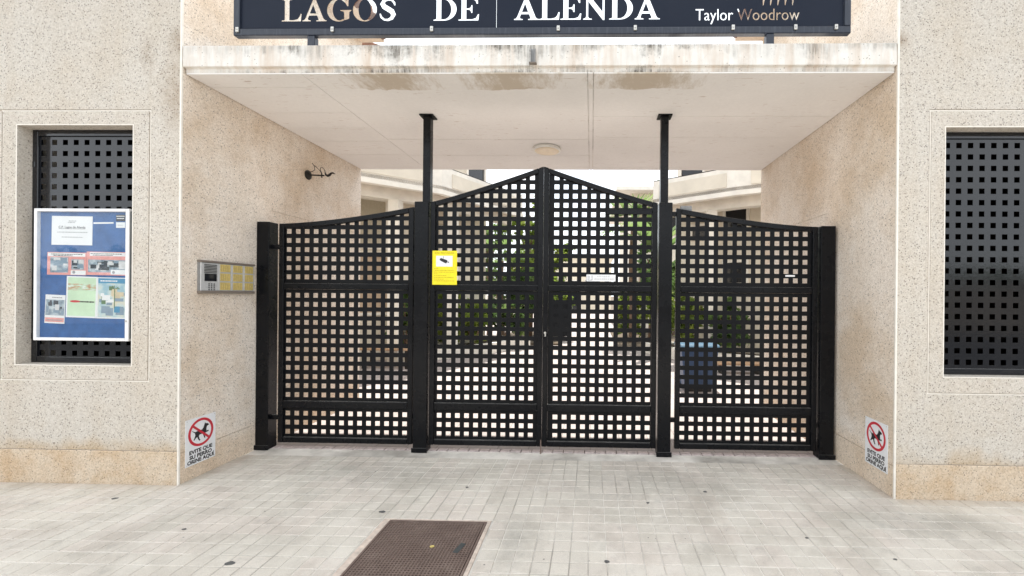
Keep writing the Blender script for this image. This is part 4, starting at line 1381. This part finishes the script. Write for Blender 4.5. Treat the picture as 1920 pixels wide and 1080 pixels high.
def house(label, pts, side, shutter, openings):
    """pts = front edge of the balcony, side = +1 when the house lies to the left of it"""
    c_ = pts[1]
    rt = thing('balcony_house', (c_[0], c_[1], 0), label, 'house')
    wo = 1.25 * side
    m_ = MB(); strip(m_, pts, 0, wo, 3.66, 3.78); m_.build('balcony_floor', 'house_tan', rt)
    m_ = MB(); strip(m_, pts, -.03 * side, .12 * side, 3.60, 3.70); strip(m_, pts, 0, .12 * side, 3.7005, 4.20); m_.build('parapet', 'house_white', rt)
    m_ = MB(); strip(m_, pts, -.02 * side, -.001 * side, 3.80, 4.12)
    pp = [tuple(Vector(pts[0]).lerp(Vector(pts[1]), .06)), tuple(Vector(pts[0]).lerp(Vector(pts[1]), .90))]
    m_ = MB(); strip(m_, pp, -.018 * side, -.001 * side, 3.80, 4.10)
    pp = [tuple(Vector(pts[1]).lerp(Vector(pts[2]), .10)), tuple(Vector(pts[1]).lerp(Vector(pts[2]), .92))]
    strip(m_, pp, -.018 * side, -.001 * side, 3.80, 4.10); m_.build('parapet_panels', 'house_cream', rt)
    m_ = MB(); strip(m_, pts, .02 * side, .10 * side, 4.203, 4.225); m_.build('hand_rail', 'iron', rt)
    m_ = MB(); strip(m_, pts, wo, wo + 3.2 * side, 0, 6.5); m_.build('wall', 'house_cream', rt)
    m_ = MB(); strip(m_, pts, .35 * side, .60 * side, 3.42, 3.659); m_.build('beam', 'house_white', rt)
    m_ = MB(); strip(m_, pts, wo - .7 * side, wo + 3.6 * side, 6.502, 6.60); m_.build('roof', 'roof_tile', rt)
    wl_ = offset(pts, wo)
    for (seg, s, w_, z0, z1, mat) in openings:
        t = (Vector(wl_[seg + 1]) - Vector(wl_[seg])).normalized()
        nr = Vector((-t.y, t.x)) * side
        p = Vector(wl_[seg]) + t * s
        T = lambda u, v, w, p=p, t=t, nr=nr: Vector((p.x + t.x * u - nr.x * w, p.y + t.y * u - nr.y * w, v))
        win = MB(T)
        f_ = .06
        win.box(0, f_, z0, z1, .001, .06); win.box(w_ - f_, w_, z0, z1, .001, .06); win.box(f_, w_ - f_, z0, z0 + f_, .001, .06); win.box(f_, w_ - f_, z1 - f_, z1, .001, .06)
        wi = win.build('window', 'house_white', rt)
        MB(T).box(f_, w_ - f_, z0 + f_, z1 - f_, .001, .02).build('pane', mat, wi)
    for seg, s in ((0, .72), (1, .68)):
        q = offset(pts, .42 * side)
        t = (Vector(q[seg + 1]) - Vector(q[seg])).normalized()
        p = Vector(q[seg]) + t * (s if seg else (Vector(q[1]) - Vector(q[0])).length - s)
        MB().box(p.x - .11, p.x + .11, p.y - .11, p.y + .11, 0, 3.419).build('column', 'house_white', rt)
    return rt
house('cream courtyard house with shaded balcony and grey shutters behind the intercom side', [(-5.5, 3.84), (-3.2, 5.77), (-1.93, 8.5)], 1, 'shutter_grey',
      [(0, 1.25, 1.0, 2.45, 3.58, 'shutter_grey'), (1, 1.85, .8, 3.95, 5.7, 'window_glass'), (1, .9, .7, 2.4, 3.2, 'window_glass'), (0, 1.3, 1.1, 1.0, 2.35, 'house_tan'), (0, .6, 1.2, 4.0, 5.7, 'window_glass'), (1, .15, .65, .1, 2.2, 'house_tan')])
house('cream courtyard house with dark doors and curved balcony behind the blue bin', [(5.6, 4.3), (3.0, 5.77), (1.45, 7.0)], -1, 'window_glass',
      [(1, .03, .62, 2.98, 3.60, 'window_glass'), (1, .03, .62, 1.75, 2.35, 'window_glass'), (1, .45, .42, 3.95, 5.6, 'window_glass'), (1, 1.12, .70, 3.95, 5.6, 'window_glass'), (1, .95, .55, 2.9, 3.3, 'window_glass'), (0, 1.5, .9, 3.95, 5.6, 'window_glass'), (0, 1.5, 1.0, 1.0, 3.3, 'shutter_grey')])
# house further back on the axis, with projecting eaves
vh = thing('eaved_villa', (4.2, 18, 0), 'pale villa with wide projecting eaves further back behind the banana plant', 'house')
MB().box(1.75, 7.5, 16.2, 24, 0, 6.1).build('wall', 'house_cream', vh)
MB().box(1.05, 8.2, 15.5, 24.7, 6.101, 6.25).build('eaves', 'house_white', vh)
MB().add([(1.15, 15.6, 6.251), (8.1, 15.6, 6.251), (8.1, 24.6, 6.251), (1.15, 24.6, 6.251), (4.6, 20, 6.9)], [(0, 1, 4), (1, 2, 4), (2, 3, 4), (3, 0, 4), (0, 3, 2, 1)]).build('roof', 'roof_tile', vh)
for (a, b, z0, z1) in ((2.1, 2.7, 4.4, 5.5), (3.3, 4.3, 4.3, 5.6), (2.2, 3.0, 1.2, 2.6)):
    w_ = MB().box(a - .06, b + .06, 16.15, 16.199, z0 - .06, z1 + .06).build('window', 'house_tan', vh)
    MB().box(a, b, 16.12, 16.149, z0, z1).build('pane', 'house_tan' if a == 2.1 else 'window_glass', w_)
fh = thing('end_house', (-1, 33, 0), 'distant cream house closing the end of the courtyard path', 'house')
MB().box(-7, 1.6, 32, 38, 0, 4.6).build('wall', 'far_cream', fh)
MB().box(-7.3, 1.9, 31.7, 38.3, 4.601, 4.8).build('roof', 'house_white', fh)
for (a, b, z0, z1) in ((-1.9, -1.2, 1.6, 2.6), (-.5, .5, 1.5, 2.7), (-1.6, -.9, .1, 2.2), (-4.6, -3.6, 1.4, 2.6)):
    w_ = MB().box(a - .08, b + .08, 31.93, 31.999, z0, z1 + .08).build('window', 'house_white', fh)
    MB().box(a, b, 31.9, 31.929, z0 + .05, z1).build('pane', 'window_glass', w_)
tag(MB().box(-14, -6, 21, 21.25, 0, 2.3).build('garden_wall', 'house_white'), 'white garden wall behind the shrubs on the intercom side', 'wall')

# wheeled bin
bn = thing('wheeled_bin', (1.69, 3.68, 0), 'blue wheeled rubbish bin standing behind the perforated gate', 'bin')
b_ = MB()
lo_, hi_ = [(1.46, 3.45), (1.92, 3.45), (1.92, 3.88), (1.46, 3.88)], [(1.405, 3.41), (1.975, 3.41), (1.975, 3.95), (1.405, 3.95)]
b_.add([(x, y, .06) for x, y in lo_] + [(x, y, .64) for x, y in hi_], [(3, 2, 1, 0), (4, 5, 6, 7), (0, 1, 5, 4), (1, 2, 6, 5), (2, 3, 7, 6), (3, 0, 4, 7)])
b_.build('body', 'bin_blue', bn, bevel=.02)
MB().box(1.388, 1.992, 3.39, 3.97, .641, .672).build('rim', 'rubber', bn, bevel=.008)
MB().prism([(3.385, .673), (3.98, .673), (3.98, .72), (3.70, .748), (3.42, .735), (3.385, .70)], 1.39, 1.99, 'yz').build('lid', 'bin_lid', bn, bevel=.012)
MB().tube([(1.40, 4.00, .69), (1.98, 4.00, .69)], .015, 8).build('handle', 'rubber', bn)
for x in (1.43, 1.90):
    MB().tube([(x, 3.86, .085), (x + .055, 3.86, .085)], .085, 18).build('wheel', 'rubber', bn)
MB().box(1.50, 1.88, 3.46, 3.52, 0, .0595).build('foot', 'rubber', bn)
# bench and low step
be = thing('bench', (-4.06, 5.25, 0), 'tan wooden garden bench beside the house on the intercom side', 'bench')
for i in range(3):
    MB().box(-4.62, -3.50, 5.06 + i * .135, 5.185 + i * .135, .36, .40).build('seat_plank', 'wood', be, bevel=.006)
for x in (-4.52, -3.66):
    MB().box(x, x + .06, 5.08, 5.13, 0, .3595).build('leg', 'iron', be); MB().box(x, x + .06, 5.40, 5.45, 0, .3595).build('leg', 'iron', be)
sb = thing('low_bench', (2.85, 5.05, 0), 'low wooden slat bench by the doors behind the bin', 'bench')
for i in range(2):
    MB().box(2.42, 3.30, 4.96 + i * .15, 5.10 + i * .15, .17, .21).build('seat_plank', 'wood', sb, bevel=.006)
for x in (2.5, 3.16):
    MB().box(x, x + .06, 4.98, 5.22, 0, .1695).build('leg', 'iron', sb)

# ------------------------------------------------------------------ planting
def foliage(name, mat, parent, blobs, n_, size, seed, aspect=2.2):
    rnd = random.Random(seed)
    vs, fs, tone = [], [], []
    vol = [b[3] * b[4] * b[5] for b in blobs]
    for b, v_ in zip(blobs, vol):
        cx_, cy_, cz_, rx, ry, rz = b
        k = max(6, int(n_ * v_ / sum(vol)))
        nclump = max(3, k // 34)
        cl__ = []
        for _ in range(nclump):
            d = Vector((rnd.gauss(0, 1), rnd.gauss(0, 1), rnd.gauss(0, 1))).normalized() * rnd.random() ** .42
            cl__.append((d, rnd.random()))
        for i in range(k):
            d, tn = cl__[i % nclump]
            p = Vector((cx_ + d.x * rx, cy_ + d.y * ry, cz_ + d.z * rz)) + Vector((rnd.gauss(0, .13) * rx, rnd.gauss(0, .13) * ry, rnd.gauss(0, .13) * rz))
            if p.z < .05:
                p.z = .05 + rnd.random() * .1
            a = Vector((rnd.gauss(0, 1), rnd.gauss(0, 1), rnd.gauss(0, .7) + .25)).normalized()
            bb = a.cross(Vector((rnd.gauss(0, 1), rnd.gauss(0, 1), rnd.gauss(0, 1)))).normalized()
            s_ = size * rnd.uniform(.6, 1.35)
            o_ = len(vs)
            vs += [tuple(p - a * s_), tuple(p + bb * s_ / aspect), tuple(p + a * s_), tuple(p - bb * s_ / aspect)]
            fs.append((o_, o_ + 1, o_ + 2, o_ + 3))
            tone.append(max(0, min(1, tn * .75 + rnd.random() * .35)))
    m_ = MB().add(vs, fs)
    ob = m_.build(name, mat, parent)
    at = ob.data.attributes.new('tone', 'FLOAT', 'FACE')
    for i, t in enumerate(tone):
        at.data[i].value = t
    return ob
def shrub(label, x, y, h, r, mat, n_, seed, z0=0.0, size=.085):
    rt = thing('shrub', (x, y, z0), label, 'shrub', 'shrubs in the courtyard beds')
    rnd = random.Random(seed)
    blobs = [(x + rnd.uniform(-.45, .45) * r, y + rnd.uniform(-.35, .35) * r, z0 + h * rnd.uniform(.30, .74), r * rnd.uniform(.5, .8), r * rnd.uniform(.5, .75), h * rnd.uniform(.24, .36)) for _ in range(5)]
    foliage('foliage', mat, rt, blobs, n_, size, seed)
    m_ = MB()
    for i in range(5):
        a = i * 1.3 + seed
        m_.tube([(x + .04 * math.cos(a), y + .04 * math.sin(a), z0 - .02), (x + .3 * r * math.cos(a), y + .3 * r * math.sin(a), z0 + h * .4), (x + .55 * r * math.cos(a), y + .5 * r * math.sin(a), z0 + h * .75)], [.022, .014, .006], 6)
    m_.build('stems', 'bark', rt)
def tree(label, x, y, h, r, mat, n_, seed, size=.10):
    rt = thing('garden_tree', (x, y, 0), label, 'tree')
    rnd = random.Random(seed)
    tr = MB()
    tr.tube([(x, y, 0), (x + .05, y, h * .3), (x - .04, y + .03, h * .6), (x, y, h * .85)], [.11, .085, .06, .02], 9)
    blobs = []
    for i in range(8):
        a = i * 2.4 + seed
        zz = h * rnd.uniform(.45, .9)
        q = r * rnd.uniform(.35, .75)
        px, py = x + q * math.cos(a), y + q * math.sin(a)
        tr.tube([(x, y, zz * .7), ((x + px) / 2, (y + py) / 2, zz * .88), (px, py, zz)], [.04, .025, .008], 6)
        blobs.append((px, py, zz, r * rnd.uniform(.35, .5), r * rnd.uniform(.35, .5), h * rnd.uniform(.08, .14)))
    tr.build('trunk', 'bark', rt, smooth=True)
    foliage('crown', mat, rt, blobs, n_, size, seed)
def blade(mb, tone, base, dirv, length, width, droop, seg=7, cup=.15, tn=.5):
    """one long leaf as a bent strip with a folded midrib"""
    d = Vector(dirv).normalized()
    side = d.cross(Vector((0, 0, 1)))
    side = side.normalized() if side.length > .05 else Vector((1, 0, 0))
    p = Vector(base)
    vs, fs = [], []
    for i in range(seg + 1):
        q = i / seg
        w_ = width * (math.sin(math.pi * min(1, q * .92 + .06)) ** .7) * .5
        up = side.cross(d)
        vs += [tuple(p - side * w_ + up * w_ * cup), tuple(p), tuple(p + side * w_ + up * w_ * cup)]
        d = (d + Vector((0, 0, -droop / seg))).normalized()
        p = p + d * length / seg
    for i in range(seg):
        for k in (0, 1):
            fs.append((i * 3 + k, i * 3 + k + 1, i * 3 + k + 4, i * 3 + k + 3))
            tone.append(tn)
    mb.add(vs, fs)
def set_tone(ob, tone):
    at = ob.data.attributes.new('tone', 'FLOAT', 'FACE')
    for i, t in enumerate(tone[:len(ob.data.polygons)]):
        at.data[i].value = t
def banana(label, x, y, h, seed):
    rt = thing('banana_plant', (x, y, 0), label, 'plant')
    rnd = random.Random(seed)
    MB().tube([(x, y, 0), (x + .05, y, h * .35), (x + .02, y, h * .62)], [.13, .10, .06], 10).build('stem', 'bark', rt, smooth=True)
    m_, tn = MB(), []
    for i in range(13):
        a = i * 2.4 + seed
        el = rnd.uniform(.9, 2.6)
        blade(m_, tn, (x, y, h * rnd.uniform(.5, .62)), (math.cos(a), math.sin(a), el), h * rnd.uniform(.30, .42), .30, rnd.uniform(.4, 1.4), tn=rnd.uniform(.4, 1))
    blade(m_, tn, (x + .03, y - .05, h * .60), (.05, 0, 1), h * .40, .26, .05, tn=.9)
    set_tone(m_.build('leaves', 'leaf_palm', rt, smooth=True), tn)
def palm(label, x, y, h, seed, nf=18, fl=1.3):
    rt = thing('palm', (x, y, 0), label, 'palm')
    rnd = random.Random(seed)
    prof = [(x + .03 * math.sin(i * .7), y, h * i / 10) for i in range(11)]
    MB().tube(prof, [.12 - .005 * i + (.012 if i % 2 else 0) for i in range(11)], 10).build('trunk', 'bark', rt)
    m_, tn = MB(), []
    for i in range(nf):
        a = i * 2.4 + seed
        d = Vector((math.cos(a), math.sin(a), rnd.uniform(-.2, 1.6))).normalized()
        base = Vector((x, y, h))
        hub = base + d * fl * .45
        t_ = rnd.uniform(.2, 1)
        blade(m_, tn, base, d, fl * .45, .03, .1, 3, 0, .2)
        sd_ = d.cross(Vector((0, 0, 1))).normalized()
        for k in range(13):
            b = (k - 6) / 6 * 1.25
            dd = d * math.cos(b) + sd_ * math.sin(b) + Vector((0, 0, rnd.uniform(-.08, .08)))
            blade(m_, tn, hub, dd, fl * .55 * (1 - .12 * abs(b)), .05, .5, 3, .1, t_)
    set_tone(m_.build('fronds', 'leaf_palm', rt), tn)
def planter(label, pts, w_, h_):
    c_ = pts[0]
    rt = thing('planter', (c_[0], c_[1], 0), label, 'planter')
    m_ = MB(); strip(m_, pts, 0, .14, 0, h_); strip(m_, pts, w_ - .14, w_, 0, h_)
    m_.build('kerb_wall', 'house_white', rt)
    m_ = MB(); strip(m_, pts, .141, w_ - .141, 0, h_ - .04); m_.build('soil', 'earth', rt)
planter('long white raised planter under the balcony on the intercom side', [(-3.95, 5.75), (-2.55, 7.2), (-1.75, 9.0)], .95, .26)
planter('white raised planter under the curved balcony beside the bin', [(1.35, 7.9), (2.15, 6.35), (3.6, 5.45)], .85, .26)
SH = [('low dark shrub at the bench end of the long planter', -4.10, 6.25, 1.35, .45, 'leaf_dark', 1500, 11, .24),
      ('rounded lime shrub in the middle of the long planter', -2.95, 7.45, 1.15, .62, 'leaf_lime', 2300, 12, .24),
      ('dark spreading shrub in the long planter beside the lime one', -2.40, 8.35, 1.2, .6, 'leaf_dark', 2100, 13, .24),
      ('tall loose green shrub leaning on the balcony house wall', -3.45, 6.95, 1.75, .50, 'leaf_lime', 2300, 14, .24),
      ('thin lime shrub beside the path near the end house', -1.35, 11.0, 2.2, .75, 'leaf_lime', 2000, 15, .05),
      ('feathery dark shrub beyond the end of the long planter', -2.25, 10.0, 2.3, .85, 'leaf_dark', 2200, 21, .05),
      ('lime shrub under the banana plant', 1.20, 10.4, 1.9, .60, 'leaf_lime', 1900, 16, .05),
      ('yellow green shrub at the path end of the planter by the bin', 1.75, 7.75, 1.5, .48, 'leaf_lime', 1800, 17, .24),
      ('dark shrub in the planter below the dark doors', 3.05, 6.15, 1.25, .50, 'leaf_dark', 1800, 18, .24),
      ('pale green bush in the middle of the planter by the bin', 2.35, 6.75, 1.45, .48, 'leaf_lime', 1800, 19, .24),
      ('bushy plant near the pale villa wall', 3.0, 12.4, 2.6, 1.1, 'leaf_dark', 2000, 20, .05)]
for a in SH:
    shrub(*a)
tree('slim leafy tree rising above the yellow-notice gate leaf', -2.1, 11.2, 4.9, 1.0, 'leaf_lime', 2600, 31)
tree('dark bushy tree behind the tall loose shrub', -3.7, 12.2, 4.2, 1.2, 'leaf_dark', 2800, 32)
tree('low spreading lime tree at the path edge past the long planter', -1.75, 12.2, 3.7, .95, 'leaf_lime', 2600, 34)
tree('dark garden tree beside the pale villa', 2.4, 13.2, 3.6, 1.0, 'leaf_dark', 2200, 33)
banana('tall banana plant with upright pale leaf beside the pale villa', 1.72, 8.9, 4.75, 3)
palm('fan palm with spread fronds in front of the pale villa', 1.25, 9.9, 3.6, 5)
palm('slender palm with brown trunk among the shrubs', -2.75, 9.6, 2.5, 8, 16, 1.1)
beds = MB()
beds.box(-3.0, -.95, 9.3, 13.5, -.003, .05); beds.box(.75, 3.6, 8.3, 14.5, -.003, .05)
structure(beds.build('planting_bed', 'earth'))

# ------------------------------------------------------------------ far side of the street, mirrored in the glossy screens
ow = thing('street_wall', (0, -17.2, 0), 'long dull boundary wall across the street', 'wall')
MB().box(-60, 60, -17.4, -17.0, -.14, 2.2).build('wall', 'street_wall', ow)
MB().box(-60, 60, -17.45, -16.95, 2.2005, 2.3).build('coping', 'kerb_stone', ow)
hd = foliage('street_hedge', 'leaf_dark', None, [(-40 + i * 4, -18.6, 2.2, 2.6, .9, 1.5) for i in range(21)], 9000, .28, 77)
hd['kind'] = 'stuff'
tag(hd, 'dense dark hedge above the wall across the street', 'hedge')
